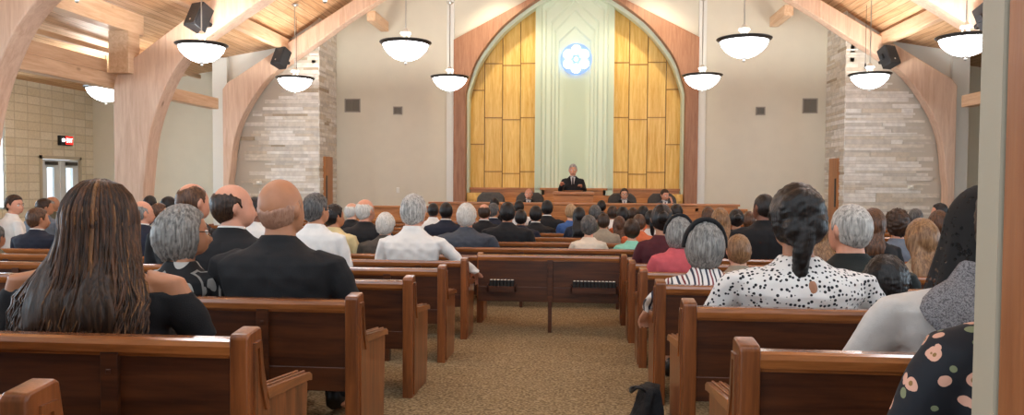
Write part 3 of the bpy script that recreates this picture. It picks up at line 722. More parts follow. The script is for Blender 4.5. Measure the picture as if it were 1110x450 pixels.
# ================================================================ people
HC = Vector((0, -.005, 1.19))                    # head centre of a seated figure in its own coordinates (faces +y, hips over y 0)
def ell(d, c, a):
    A = sum((d[i]/a[i])**2 for i in range(3)); B = sum(d[i]*c[i]/a[i]**2 for i in range(3)); Cc = sum((c[i]/a[i])**2 for i in range(3))-1
    D = B*B-A*Cc
    return (B+math.sqrt(D))/A if D > 0 else 0.0
def head_r(d):
    r1 = ell(d, (0, -.012, .02), (.077, .100, .102)); r2 = ell(d, (0, .030, -.050), (.058, .066, .070)); k = 40
    return math.log(math.exp(k*r1)+math.exp(k*r2))/k if r2 > 0 else r1
def head_surface(nu=40, nv=30):
    vs = []; rings = []
    for i in range(1, nv):
        ph = PI*i/nv; ring = []
        for j in range(nu):
            th = 2*PI*j/nu; d = Vector((math.sin(ph)*math.cos(th), math.sin(ph)*math.sin(th), -math.cos(ph)))
            r = head_r(d); p = d*r; x, y, z = p
            if y > .02:
                g = lambda cx, cz, sx, sz: math.exp(-(((abs(x)-cx)/sx)**2+((z-cz)/sz)**2))
                o = .026*g(0, -.040, .012, .014)+.012*g(0, -.012, .009, .026)-.010*g(.032, .004, .015, .011)+.005*g(.03, .028, .022, .008)
                o += .006*g(0, -.072, .022, .006)+.005*g(0, -.086, .018, .006)-.005*g(0, -.079, .024, .0035)+.006*g(0, -.112, .02, .014)+.004*g(.045, -.03, .015, .02)
                p = p+Vector((0, o, 0))
            ring.append(p)
        rings.append(ring)
    return rings
def zring(c, rx, ry, n=22, pw=2.4, tilt=0):
    out = []
    for j in range(n):
        a = 2*PI*j/n; ca, sa = math.cos(a), math.sin(a)
        out.append(Vector((c[0]+rx*math.copysign(abs(ca)**(2/pw), ca), c[1]+ry*math.copysign(abs(sa)**(2/pw), sa), c[2]+tilt*sa*ry)))
    return out
# torso sections: z, y centre, half width, half depth (seated: hips at z .46)
TM = [(.42, .02, .165, .14), (.50, 0, .178, .135), (.62, -.015, .165, .120), (.74, -.03, .172, .120), (.86, -.04, .190, .120), (.94, -.045, .185, .105), (.985, -.05, .150, .085), (1.015, -.045, .105, .070), (1.045, -.035, .075, .062)]
TF = [(.42, .02, .175, .145), (.50, 0, .180, .140), (.62, -.01, .148, .112), (.72, -.025, .145, .112), (.83, -.03, .162, .125), (.92, -.045, .160, .098), (.975, -.05, .130, .078), (1.01, -.045, .085, .062), (1.045, -.035, .060, .056)]
POSES = {
 'lap':   dict(el=[(-.235, -.01, .70), (.235, -.01, .70)], wr=[(-.10, .25, .585), (.10, .25, .585)]),
 'rest':  dict(el=[(-.235, -.01, .70), (.315, .02, .69)], wr=[(-.10, .25, .585), (.43, .16, .52)]),
 'out':   dict(el=[(-.265, -.0, .68), (.235, -.01, .70)], wr=[(-.275, .12, .47), (.10, .25, .585)]),
 'chin':  dict(el=[(-.235, -.01, .70), (.22, .12, .72)], wr=[(-.10, .25, .585), (.085, .17, 1.0)]),
 'cheek': dict(el=[(-.24, .10, .74), (.235, -.01, .70)], wr=[(-.13, .13, 1.02), (.10, .25, .585)]),
 'stand': dict(el=[(-.25, .03, .74), (.27, .06, .74)], wr=[(-.18, .30, .83), (.24, .27, .86)]),
}
STAND = .47
def arm_paths(sex, pose):
    P = POSES[pose]; sw = .185 if sex == 'm' else .160; out = []
    for k, s in enumerate((-1, 1)):
        sh = Vector((s*sw, -.045, .945)); el = Vector(P['el'][k]); wr = Vector(P['wr'][k])
        if sex == 'f': el.x *= .93
        out.append((sh, el, wr))
    return out
def hand(mb, wr, fwd, up, side):
    """palm, four bent fingers of unequal length and a thumb from the side of the palm"""
    fwd = fwd.normalized(); up = (up-fwd*up.dot(fwd)).normalized(); lat = fwd.cross(up)*side
    def P(a, b, c): return wr+fwd*a+lat*b+up*c
    mb.loft([[P(a, w*math.cos(2*PI*j/10), h*math.sin(2*PI*j/10)) for j in range(10)] for a, w, h in ((-.02, .024, .020), (.02, .032, .017), (.06, .041, .015), (.088, .040, .012), (.094, .03, .008))])
    for b, ln in ((-.030, .070), (-.010, .080), (.011, .074), (.031, .058)):
        mb.tube([P(.080, b, .0), P(.088+ln*.45, b*1.12, -.004), P(.084+ln*.78, b*1.12, -.022), P(.080+ln*.95, b*1.1, -.042)], [.0098, .0092, .0084, .0066], 7)
    mb.tube([P(.020, -.026, 0), P(.048, -.052, -.008), P(.074, -.060, -.020), P(.092, -.056, -.032)], [.013, .0115, .0098, .0072], 7)
def rotm(yaw, pitch=0, roll=0): return Matrix.Rotation(yaw, 4, 'Z') @ Matrix.Rotation(pitch, 4, 'X') @ Matrix.Rotation(roll, 4, 'Y')
def remeshed(mb, voxel, smooth=2, name='body'):
    me = mb.mesh('tmp', []); o = bpy.data.objects.new('tmp', me); COL.objects.link(o)
    r = o.modifiers.new('r', 'REMESH'); r.mode = 'VOXEL'; r.voxel_size = voxel; r.use_smooth_shade = True
    s = o.modifiers.new('s', 'SMOOTH'); s.iterations = smooth; s.factor = .5
    dg = bpy.context.evaluated_depsgraph_get(); out = bpy.data.meshes.new_from_object(o.evaluated_get(dg)); out.name = name
    bpy.data.objects.remove(o); bpy.data.meshes.remove(me); return out
CACHE = {}
def body_base(sex, pose, yaw, pitch, lod):
    key = ('b', sex, pose, yaw, pitch, lod)
    if key in CACHE: return CACHE[key]
    mb = MB(); st = STAND if pose == 'stand' else 0; up = Vector((0, 0, st))
    R = Matrix.Translation(HC+up) @ rotm(math.radians(yaw), math.radians(pitch))
    mb.loft([[R @ p for p in ring] for ring in head_surface(*( (44, 34) if lod < 2 else (26, 20)))])
    for s in (-1, 1):                              # ears
        vs = []
        E = R @ Matrix.Translation((s*.079, -.012, -.004)) @ Matrix.Rotation(s*.35, 4, 'Z') @ Matrix.Rotation(-.15, 4, 'X')
        tmp = MB().ball((0, 0, 0), (.011, .021, .033), 12, 8); mb.add([E @ Vector(v) for v in tmp.v], tmp.f)
        tmp = MB().ball((s*.008, -.008, .004), (.006, .016, .026), 10, 6); mb.add([E @ Vector(v) for v in tmp.v], tmp.f)
    nr = .058 if sex == 'm' else .050
    mb.loft([[p+up for p in zring(c, a, b)] for c, a, b in (((0, -.035, 1.0), nr*1.35, nr*1.2), ((0, -.033, 1.04), nr*1.08, nr*1.05), ((0, -.02, 1.09), nr, nr*1.02), ((0, -.012, 1.14), nr*.98, nr*1.05), ((0, -.01, 1.18), nr*.9, nr))])
    mb.loft([[p+up for p in zring((0, y, z), w-.012, d-.012)] for z, y, w, d in (TM if sex == 'm' else TF)])
    f = 1.0 if sex == 'm' else .82
    for k, (sh, el, wr) in enumerate(arm_paths(sex, pose)):
        s = -1 if k == 0 else 1; sh, el, wr = sh+up, el+up, wr+up
        mb.tube([sh+Vector((-s*.03, 0, .01)), sh, sh.lerp(el, .4), el, el.lerp(wr, .3), wr.lerp(el, .08), wr], [.05*f, .052*f, .047*f, .040*f, .041*f, .028*f, .026*f], 12)
        fw = (wr-el).normalized(); upv = Vector((0, -.2, 1))
        if pose == 'chin' and k == 1: fw = Vector((-.3, .1, 1)); upv = Vector((.4, 1, .2))
        if pose == 'cheek' and k == 0: fw = Vector((.15, .05, 1)); upv = Vector((-1, .6, 0))
        if pose == 'stand': fw = (wr-el)+Vector((0, 0, .02))
        if pose == 'out' and k == 0: fw = Vector((-.05, .8, -.5)); upv = Vector((-.3, .4, 1))
        if pose == 'rest' and k == 1: fw = Vector((.2, .8, -.6)); upv = Vector((.3, .4, 1))
        hand(mb, wr, fw, upv, s)
    if pose == 'stand':
        for s in (-1, 1): mb.tube([(s*.09, 0, .96), (s*.10, .01, .75), (s*.105, .02, .5), (s*.105, -.005, .3), (s*.105, 0, .08)], [.085, .078, .055, .052, .038], 12); mb.ball((s*.11, .07, .04), (.042, .13, .04))
    else:
        for s in (-1, 1):
            mb.tube([(s*.085, -.02, .49), (s*.10, .16, .495), (s*.115, .41, .47)], [.085, .078, .058], 12)
            mb.tube([(s*.115, .41, .47), (s*.115, .42, .3), (s*.115, .40, .08)], [.057, .053, .036], 12); mb.ball((s*.12, .47, .04), (.042, .13, .04))
    me = remeshed(mb, (.0075, .0105, .014)[lod], 2); CACHE[key] = me; return me
def garment_base(kind, sex, pose, lod):
    """kind: jacket, shirt, dress, offshoulder (upper body); trousers, skirt (lower body)"""
    key = ('g', kind, sex, pose, lod)
    if key in CACHE: return CACHE[key]
    mb = MB(); st = STAND if pose == 'stand' else 0; up = Vector((0, 0, st)); T = TM if sex == 'm' else TF
    e = {'jacket': .020, 'shirt': .012, 'dress': .010, 'offshoulder': .010, 'trousers': .012, 'skirt': .014}[kind]
    f = 1.0 if sex == 'm' else .82
    if kind in ('trousers', 'skirt'):
        if pose == 'stand':
            mb.loft([[p for p in zring((0, 0, z), w, d)] for z, w, d in ((.80, .17, .12), (.93, .185, .13), (1.02, .175, .12))])
            for s in (-1, 1): mb.tube([(s*.09, 0, .95), (s*.10, .01, .75), (s*.105, .02, .5), (s*.105, -.005, .3), (s*.105, 0, .07)], [.1, .095, .075, .07, .065], 12)
        else:
            mb.loft([[p for p in zring((0, y, z), w, d)] for z, y, w, d in ((.41, .02, .175, .15), (.50, 0, .19, .147), (.60, -.01, .172, .126))])
            if kind == 'trousers':
                for s in (-1, 1):
                    mb.tube([(s*.085, -.02, .49), (s*.10, .16, .495), (s*.115, .42, .475)], [.096, .09, .073], 12); mb.tube([(s*.115, .41, .475), (s*.115, .42, .3), (s*.115, .40, .07)], [.072, .068, .06], 12)
            else:
                mb.loft([[Vector((p.x, y, p.y)) for p in [Vector((v.x, v.y, 0)) for v in zring((0, z, 0), w, h)]] for y, z, w, h in ((-.05, .495, .18, .085), (.16, .495, .19, .085), (.42, .46, .19, .085), (.47, .42, .185, .09))])
                mb.loft([zring((0, .42, z), w, d) for z, w, d in ((.18, .2, .10), (.35, .19, .085), (.5, .18, .06))])
    else:
        TT = [t for t in T if not (kind == 'offshoulder' and t[0] > .93)]
        if kind == 'offshoulder': TT = TT[:-1]+[(.90, -.042, .166, .102)]
        rings = []
        for z, y, w, d in TT:
            ee = e*(1 if z < 1.0 else .55); wv = w+ee
            if kind == 'jacket' and .9 < z < 1.0: wv += .012
            rings.append([p+up for p in zring((0, y, z), wv, d+ee)])
        if kind in ('jacket', 'shirt') and sex == 'm': rings.append([p+up for p in zring((0, -.038, 1.062), .072, .068)]); rings.append([p+up for p in zring((0, -.034, 1.078), .066, .064, tilt=-.15)])
        mb.loft(rings)
        for k, (sh, el, wr) in enumerate(arm_paths(sex, pose)):
            s = -1 if k == 0 else 1; sh, el, wr = sh+up, el+up, wr+up
            r = [.060, .066, .062, .056, .053, .047, .044] if kind == 'jacket' else [.054, .060, .058, .052, .050, .042, .038]
            pts = [sh+Vector((-s*.045, 0, .012)), sh, sh.lerp(el, .4), el, el.lerp(wr, .35), wr.lerp(el, .3), wr.lerp(el, .04)]
            if kind == 'offshoulder': pts = [sh.lerp(el, .22), sh.lerp(el, .45), el, el.lerp(wr, .35), wr.lerp(el, .2)]; r = [.054, .058, .054, .05, .042]
            if kind == 'dress': pts = pts[:4]+[el.lerp(wr, .3)]; r = r[:4]+[.05]
            mb.tube(pts, [q*f for q in r], 12)
    me = remeshed(mb, (.009, .012, .016)[lod], 3)
    # cloth folds
    n = len(me.vertices); co = np.empty(n*3, np.float32); me.vertices.foreach_get('co', co); co = co.reshape(-1, 3)
    no = np.empty(n*3, np.float32); me.vertices.foreach_get('normal', no); no = no.reshape(-1, 3)
    amp = .0045 if kind != 'jacket' else .0035
    wv = np.sin(co[:, 0]*46+co[:, 2]*13+3*np.sin(co[:, 2]*8+co[:, 1]*6+co[:, 0]*9))*np.sin(co[:, 2]*19-co[:, 0]*27+1.3+2*np.sin(co[:, 0]*11))+.4*np.sin(co[:, 0]*64-co[:, 2]*40)
    co = co+no*(wv*amp*.6)[:, None]
    if kind == 'jacket':                           # centre back seam
        back = (co[:, 1] < -.03) & (co[:, 2] < 1.0+st); co[:, 1] += np.where(back, .006*np.exp(-(co[:, 0]/.006)**2), 0)
    me.vertices.foreach_set('co', co.astype(np.float32).ravel()); me.update()
    CACHE[key] = me; return me

# ---- hair: a closed shell over the skull, thick inside the hairline and sunk below the skin outside it
def sstep(a, b, x):
    t = min(1, max(0, (x-a)/(b-a))) if a != b else float(x > a); return t*t*(3-2*t)
def interp(x, xs, ys):
    for i in range(len(xs)-1):
        if x <= xs[i+1]: return ys[i]+(ys[i+1]-ys[i])*(x-xs[i])/(xs[i+1]-xs[i])
    return ys[-1]
def hair_shell(mb, style, nu=64, nv=48, seed=0):
    rings = []
    for i in range(1, nv):
        ph = PI*i/nv; ring = []
        for j in range(nu):
            th = 2*PI*j/nu; d = Vector((math.sin(ph)*math.cos(th), math.sin(ph)*math.sin(th), -math.cos(ph)))
            r = head_r(d); p = d*r; az = abs(math.degrees(math.atan2(d.x, d.y)))
            nz = noise.noise(Vector((d.x*9+seed, d.y*9, d.z*9)))
            st = noise.noise(Vector((math.atan2(d.x, d.y)*11+seed, 3.1, p.z*6)))
            low = interp(az, [0, 45, 62, 78, 96, 112, 180], [.072, .066, .045, -.005, .030, -.055, -.085])
            if style == 'crop': t = .005+.002*nz; mk = sstep(low-.006, low+.012, p.z)
            elif style == 'short': t = .014+.004*nz+.003*st+.004*sstep(.04, .1, p.z); mk = sstep(low-.006, low+.010, p.z)
            elif style == 'full': t = .022+.006*nz+.004*st; mk = sstep(low-.014, low+.004, p.z)
            elif style == 'fringe':
                t = .009+.003*nz+.002*st; hi = interp(az, [0, 60, 80, 120, 180], [-.2, -.2, .055, .075, .080])+.006*nz
                mk = sstep(low-.006, low+.012, p.z)*sstep(hi+.018, hi-.012, p.z)
            elif style == 'thinfringe':
                t = .004+.0015*nz; hi = interp(az, [0, 60, 80, 120, 180], [-.2, -.2, .05, .03, .0])+.01*nz; mk = sstep(low-.006, low+.012, p.z)*sstep(hi+.03, hi-.02, p.z)
            elif style == 'thin':
                t = .006+.003*nz; hi = interp(az, [0, 50, 90, 130, 180], [.08, .09, .115, .118, .085]); mk = sstep(low-.006, low+.012, p.z)*(.35+.65*sstep(hi+.02, hi-.02, p.z))
            elif style == 'curly': t = .032+.020*noise.noise(Vector((d.x*5+seed, d.y*5, d.z*5)))+.012*noise.noise(Vector((d.x*14, d.y*14+seed, d.z*14))); mk = sstep(low-.03, low, p.z)
            elif style == 'sleek': t = .013+.003*st; mk = sstep(low-.012, low+.004, p.z)
            elif style in ('bob', 'long'):
                r2 = ell(d, (0, -.018, -.010), (.102, .122, .138)) if style == 'bob' else ell(d, (0, -.018, 0), (.096, .122, .128))
                lowb = interp(az, [0, 40, 60, 75, 180], [.070, .060, .02, -.20, -.20]); mk = sstep(lowb-.012, lowb+.012, p.z)
                t = max(r2-r, .012)+.006*st+.003*nz
                if p.z*(r+t)/max(r, .01) < -.125: pass
            else: t = .01; mk = 0
            q = d*(r+t*mk-.014*(1-mk))
            if style == 'bob' and q.z < -.118: q.z = -.118-.02*(st+.3)*.5
            ring.append(q)
        rings.append(ring)
    mb.loft(rings)
def curtain(mb, zbot, w0, w1, yb, seed=0, n=60, wave=.008):
    """fall of long hair behind the neck and shoulders"""
    rings = []; K = 16
    for i in range(K):
        t = i/(K-1); z = .03+(zbot-.03)*t; w = w0+(w1-w0)*sstep(0, .8, t); yc = -.045+(yb+.045)*sstep(.1, .7, t); dp = .045+.015*sstep(0, .2, t)-.022*t
        if t > .85: dp *= .7
        ring = []
        for j in range(n):
            a = 2*PI*j/n; g = noise.noise(Vector((a*6+seed, t*2.2, 1.0)))+.6*noise.noise(Vector((a*15+seed, t*3, 2.0)))
            rr = 1+.16*g; ring.append(Vector((w*math.cos(a)*rr+wave*math.sin(t*14+a*3), yc+dp*math.sin(a)*rr-(.02*abs(math.cos(a)) if math.sin(a) < 0 else 0), z+(.03*g if t > .9 else 0))))
        rings.append(ring)
    mb.loft(rings)
def hair_mesh(style, lod):
    key = ('h', style, lod)
    if key in CACHE: return CACHE[key]
    mb = MB(); nu, nv = ((84, 60), (56, 42), (36, 28))[lod]
    base = {'bun': 'sleek', 'ponytail': 'sleek', 'updo': 'full', 'longthin': 'long', 'boblow': 'bob', 'longfull': 'long'}.get(style, style)
    hair_shell(mb, base, nu, nv, seed=hash(style) % 7 if False else len(style)*1.7)
    if style == 'bun': mb.ball((0, -.125, .03), (.048, .042, .048), 20, 14)
    if style == 'ponytail': mb.ball((0, -.118, .03), (.03, .03, .03)); mb.tube([(0, -.125, .03), (0, -.165, 0), (0, -.165, -.08), (.01, -.14, -.18), (.015, -.13, -.25)], [.024, .034, .036, .028, .008], 14)
    if style == 'updo':
        mb.ball((-.005, -.085, .05), (.080, .062, .075), 24, 16); mb.ball((.02, -.105, -.01), (.058, .05, .06), 20, 14); mb.ball((-.03, -.105, -.02), (.050, .045, .056), 20, 14)
        mb.tube([(0, -.12, -.02), (-.015, -.125, -.10), (-.02, -.115, -.17), (-.012, -.115, -.24)], [.04, .034, .028, .010], 14)
    if style == 'long': curtain(mb, -.36, .090, .105, -.135)
    if style == 'longthin': curtain(mb, -.30, .085, .070, -.12, 4)
    if style == 'longfull':
        mb.v = [(v[0]*.84, v[1]*.97, v[2]) for v in mb.v]
        curtain(mb, -.40, .060, .135, -.150, 2, 90, .004); rnd = random.Random(5)
        for k in range(1150):
            tail = k >= 700; az = rnd.uniform(-1, 1); az = math.copysign(abs(az)**.8, az)*2.2; pts = []; zend = rnd.uniform(-.455, -.36); ph = rnd.uniform(0, 6.3); fr = rnd.uniform(8, 16); am = rnd.uniform(.004, .017); lift = rnd.uniform(-.003, .007)
            if tail: th1 = rnd.uniform(1.0, 1.6)
            for q in range(6):
                th = (.10+(1.70-.10)*q/5) if not tail else th1+(1.75-th1)*q/5
                d = Vector((math.sin(th)*math.sin(az), -math.sin(th)*math.cos(az), math.cos(th))); r2 = max(ell(d, (0, -.018, 0), (.084, .120, .128)), head_r(d)+.006)
                pts.append(d*(r2+lift))
            p0 = pts[-1]; n2 = 9
            for q in range(1, n2):
                t = q/(n2-1); z = p0.z+(zend-p0.z)*t; sp = sstep(0, .85, t); sl = sp+.25*t
                x = p0.x+(math.sin(az)*.188-p0.x)*min(1, sl)+am*math.sin(fr*t+ph)*sp; y = p0.y+(-.150-.050*math.cos(az)+.02*abs(math.sin(az))-p0.y)*sp+.5*am*math.cos(fr*t+ph)*sp-lift*.6
                pts.append(Vector((x, y, z)))
            R_ = rnd.uniform(.0028, .0062); n3 = len(pts)
            mb.tube(pts, [R_*(.3 if q == 0 else 1)*(1-.75*max(0, (q/(n3-1)-.6)/.4)) for q in range(n3)], 5, (rnd.choices([0, 1, 2], [5, 3.5, .05])[0] if not tail else rnd.choices([0, 1, 2], [2, 3.2, 1.7])[0]))
    if style in ('bun', 'ponytail', 'updo', 'long', 'longthin'):
        me = remeshed(mb, (.006, .008, .011)[lod], 3, 'hair'); n = len(me.vertices); co = np.empty(n*3, np.float32); me.vertices.foreach_get('co', co); co = co.reshape(-1, 3)
        no = np.empty(n*3, np.float32); me.vertices.foreach_get('normal', no); no = no.reshape(-1, 3)
        amp = .0045 if style == 'updo' else .0035
        for i in range(n):
            x, y, z = co[i]; a = math.atan2(x, y)
            g = noise.noise(Vector((a*13, y*10, z*5))) if style != 'updo' else noise.noise(Vector((x*40+z*20, y*18, z*75-x*40)))
            co[i] += no[i]*g*amp*(1 if style != 'updo' else .9)
        me.vertices.foreach_set('co', co.ravel()); me.update()
    else: me = mb.mesh('hair', [], True)
    CACHE[key] = me; return me

def skin_mat(name, h):
    if name in MATS: return MATS[name]
    m = plain(name, h, .48, noise_amt=.08, noise_scale=14); b = m.node_tree.nodes['Principled BSDF']
    b.inputs['Subsurface Weight'].default_value = .08; b.inputs['Subsurface Radius'].default_value = (.02, .008, .004); return m
SK = {'fair': skin_mat('skin_fair', '#d9a487'), 'pink': skin_mat('skin_pink', '#d79a7e'), 'tan': skin_mat('skin_tan', '#bd8462'), 'olive': skin_mat('skin_olive', '#a97556'), 'brown': skin_mat('skin_brown', '#7a4d38'), 'dark': skin_mat('skin_dark', '#4a2f26')}
def hair_mat(name, dark, light, sc=1.0):
    nm = 'hair_'+name
    if nm in MATS: return MATS[nm]
    m, nt, b, N, L = _new(nm); tc = N.new('ShaderNodeTexCoord'); mp = N.new('ShaderNodeMapping'); mp.inputs['Scale'].default_value = (70*sc, 70*sc, 7)
    L.new(tc.outputs['Object'], mp.inputs[0]); n = N.new('ShaderNodeTexNoise'); n.inputs['Scale'].default_value = 1.4; n.inputs['Detail'].default_value = 4; n.inputs['Distortion'].default_value = .6
    L.new(mp.outputs[0], n.inputs['Vector']); r = N.new('ShaderNodeValToRGB'); r.color_ramp.elements[0].position = .36; r.color_ramp.elements[1].position = .66
    r.color_ramp.elements[0].color = hx(dark); r.color_ramp.elements[1].color = hx(light); L.new(n.outputs['Fac'], r.inputs[0]); L.new(r.outputs[0], b.inputs['Base Color'])
    bp = N.new('ShaderNodeBump'); bp.inputs['Strength'].default_value = .6; bp.inputs['Distance'].default_value = .006; L.new(n.outputs['Fac'], bp.inputs['Height']); L.new(bp.outputs[0], b.inputs['Normal'])
    b.inputs['Roughness'].default_value = .42; b.inputs['Specular IOR Level'].default_value = .4; MATS[nm] = m; return m
HR = {'black': hair_mat('black', '#0c0a0a', '#221c1a'), 'darkbrown': hair_mat('darkbrown', '#22150e', '#47301f'), 'brown': hair_mat('brown', '#3a2416', '#6b4830'), 'lightbrown': hair_mat('lightbrown', '#6a4a30', '#a07a55'),
      'blond': hair_mat('blond', '#8b6a48', '#c2a078'), 'grey': hair_mat('grey', '#5d5b58', '#a3a09a'), 'darkgrey': hair_mat('darkgrey', '#2d2c2b', '#6e6b68'), 'white': hair_mat('white', '#b3b0a8', '#e4e1da'), 'chestnut': hair_mat('chestnut', '#38241a', '#68452e'), 'caramel': hair_mat('caramel', '#5c3c24', '#94683f'), 'stubble': hair_mat('stubble', '#a47860', '#ba9079'), 'salt': hair_mat('salt', '#7c7a76', '#cfccc5')}
def cloth(name, h, amt=.06, rough=.85): return plain('cloth_'+name, h, rough, noise_amt=amt, noise_scale=30, bump=.12, bscale=220)
def pattern(name, kind):
    nm = 'cloth_'+name
    if nm in MATS: return MATS[nm]
    m, nt, b, N, L = _new(nm); tc = N.new('ShaderNodeTexCoord'); b.inputs['Roughness'].default_value = .8
    def ramp(src, stops):
        r = N.new('ShaderNodeValToRGB'); r.color_ramp.interpolation = 'CONSTANT'; e = r.color_ramp.elements
        e[0].position = 0; e[0].color = hx(stops[0][1]); e[1].position = stops[1][0]; e[1].color = hx(stops[1][1])
        for p, c in stops[2:]: x = e.new(p); x.color = hx(c)
        L.new(src, r.inputs[0]); return r.outputs[0]
    if kind == 'dots':
        v = N.new('ShaderNodeTexVoronoi'); v.inputs['Scale'].default_value = 62; v.inputs['Randomness'].default_value = .7; L.new(tc.outputs['Object'], v.inputs['Vector'])
        out = ramp(v.outputs['Distance'], [(0, '#1b1c22'), (.34, '#e9e6e2')])
    elif kind == 'stripes':
        sp = N.new('ShaderNodeSeparateXYZ'); L.new(tc.outputs['Object'], sp.inputs[0]); n = N.new('ShaderNodeTexNoise'); n.inputs['Scale'].default_value = 5; L.new(tc.outputs['Object'], n.inputs['Vector'])
        ma = N.new('ShaderNodeMath'); ma.operation = 'MULTIPLY_ADD'; ma.inputs[1].default_value = .05; L.new(n.outputs['Fac'], ma.inputs[0]); L.new(sp.outputs['X'], ma.inputs[2])
        mu = N.new('ShaderNodeMath'); mu.operation = 'MULTIPLY'; mu.inputs[1].default_value = 15; L.new(ma.outputs[0], mu.inputs[0]); fr = N.new('ShaderNodeMath'); fr.operation = 'FRACT'; L.new(mu.outputs[0], fr.inputs[0])
        out = ramp(fr.outputs[0], [(0, '#e9e4df'), (.28, '#2c3146'), (.44, '#e6dfda'), (.62, '#7d2f33'), (.74, '#ece7e2'), (.88, '#3a3c44')])
    elif kind == 'leaves':
        n = N.new('ShaderNodeTexVoronoi'); n.inputs['Scale'].default_value = 9; n.feature = 'F1'; mp = N.new('ShaderNodeMapping'); mp.inputs['Scale'].default_value = (1, 1, .5); mp.inputs['Rotation'].default_value = (0, .5, 0); L.new(tc.outputs['Object'], mp.inputs[0]); L.new(mp.outputs[0], n.inputs['Vector'])
        out = ramp(n.outputs['Distance'], [(0, '#b9b5ae'), (.30, '#111114'), (.62, '#8f8b86'), (.70, '#111114')])
    elif kind == 'floral':
        v = N.new('ShaderNodeTexVoronoi'); v.inputs['Scale'].default_value = 32; v.inputs['Randomness'].default_value = 1; L.new(tc.outputs['Object'], v.inputs['Vector'])
        w = N.new('ShaderNodeTexVoronoi'); w.inputs['Scale'].default_value = 42; L.new(tc.outputs['Object'], w.inputs['Vector'])
        ad = N.new('ShaderNodeMath'); ad.operation = 'MULTIPLY_ADD'; ad.inputs[1].default_value = .3; L.new(w.outputs['Distance'], ad.inputs[0]); L.new(v.outputs['Distance'], ad.inputs[2])
        c1 = ramp(ad.outputs[0], [(0, '#8f6a3a'), (.26, '#d9a58e'), (.50, '#14171f')])
        se = N.new('ShaderNodeSeparateColor'); L.new(v.outputs['Color'], se.inputs[0]); th = N.new('ShaderNodeMath'); th.operation = 'GREATER_THAN'; th.inputs[1].default_value = .4; L.new(se.outputs[0], th.inputs[0])
        c2 = ramp(ad.outputs[0], [(0, '#7e8463'), (.40, '#14171f')]); mx = N.new('ShaderNodeMix'); mx.data_type = 'RGBA'
        L.new(th.outputs[0], mx.inputs['Factor']); L.new(c2, mx.inputs['A']); L.new(c1, mx.inputs['B']); out = mx.outputs['Result']
    elif kind == 'lace':
        n = N.new('ShaderNodeTexVoronoi'); n.inputs['Scale'].default_value = 60; L.new(tc.outputs['Object'], n.inputs['Vector']); n2 = N.new('ShaderNodeTexNoise'); n2.inputs['Scale'].default_value = 16; L.new(tc.outputs['Object'], n2.inputs['Vector'])
        ad = N.new('ShaderNodeMath'); ad.operation = 'ADD'; L.new(n.outputs['Distance'], ad.inputs[0]); L.new(n2.outputs['Fac'], ad.inputs[1])
        gt = N.new('ShaderNodeMath'); gt.operation = 'GREATER_THAN'; gt.inputs[1].default_value = .80; L.new(ad.outputs[0], gt.inputs[0])
        ms = N.new('ShaderNodeMath'); ms.operation = 'MULTIPLY_ADD'; ms.inputs[1].default_value = .45; ms.inputs[2].default_value = .50; L.new(gt.outputs[0], ms.inputs[0]); L.new(ms.outputs[0], b.inputs['Alpha'])
        b.inputs['Base Color'].default_value = hx('#0b0a0b'); MATS[nm] = m; return m
    elif kind == 'heather':
        n = N.new('ShaderNodeTexNoise'); n.inputs['Scale'].default_value = 160; L.new(tc.outputs['Object'], n.inputs['Vector']); out = ramp(n.outputs['Fac'], [(0, '#5d5b5e'), (.46, '#8d8b8e'), (.58, '#6b696c')])
    L.new(out, b.inputs['Base Color']); MATS[nm] = m; return m
C = {'black': cloth('black', '#131316'), 'black_suit': cloth('black_suit', '#191a1d', .12), 'navy': cloth('navy', '#1b2030'), 'grey_suit': cloth('grey_suit', '#454b55', .12), 'brown_suit': cloth('brown_suit', '#4c443c', .15), 'darkgreen': cloth('darkgreen', '#161c1a'),
     'white': cloth('white', '#e6e4df', .03), 'cream': cloth('cream', '#e2cf9b', .04), 'pale': cloth('pale', '#ded0bc', .04), 'mint': cloth('mint', '#8fd0b8', .06), 'maroon': cloth('maroon', '#4a141c', .12), 'coral': cloth('coral', '#c2545a', .08),
     'orange': cloth('orange', '#c9683f'), 'mustard': cloth('mustard', '#86702f', .25), 'blue': cloth('blue', '#3c5f98'), 'taupe': cloth('taupe', '#9a8d7a', .1), 'steel': cloth('steel', '#6d7683'), 'ivory': cloth('ivory', '#cfcac4', .05), 'red': cloth('red', '#9c2632'), 'pink': cloth('pink', '#d3879a'),
     'dots': pattern('dots', 'dots'), 'stripes': pattern('stripes', 'stripes'), 'leaves': pattern('leaves', 'leaves'), 'floral': pattern('floral', 'floral'), 'lace': pattern('lace', 'lace'), 'heather': pattern('heather', 'heather'), 'olive': cloth('olive', '#5d5a48')}
M_EYE = plain('eye_white', '#e8e4df', .3); M_IRIS = plain('eye_iris', '#2a1c14', .2); M_GLASSES = plain('spectacle_frame', '#1a1715', .3)

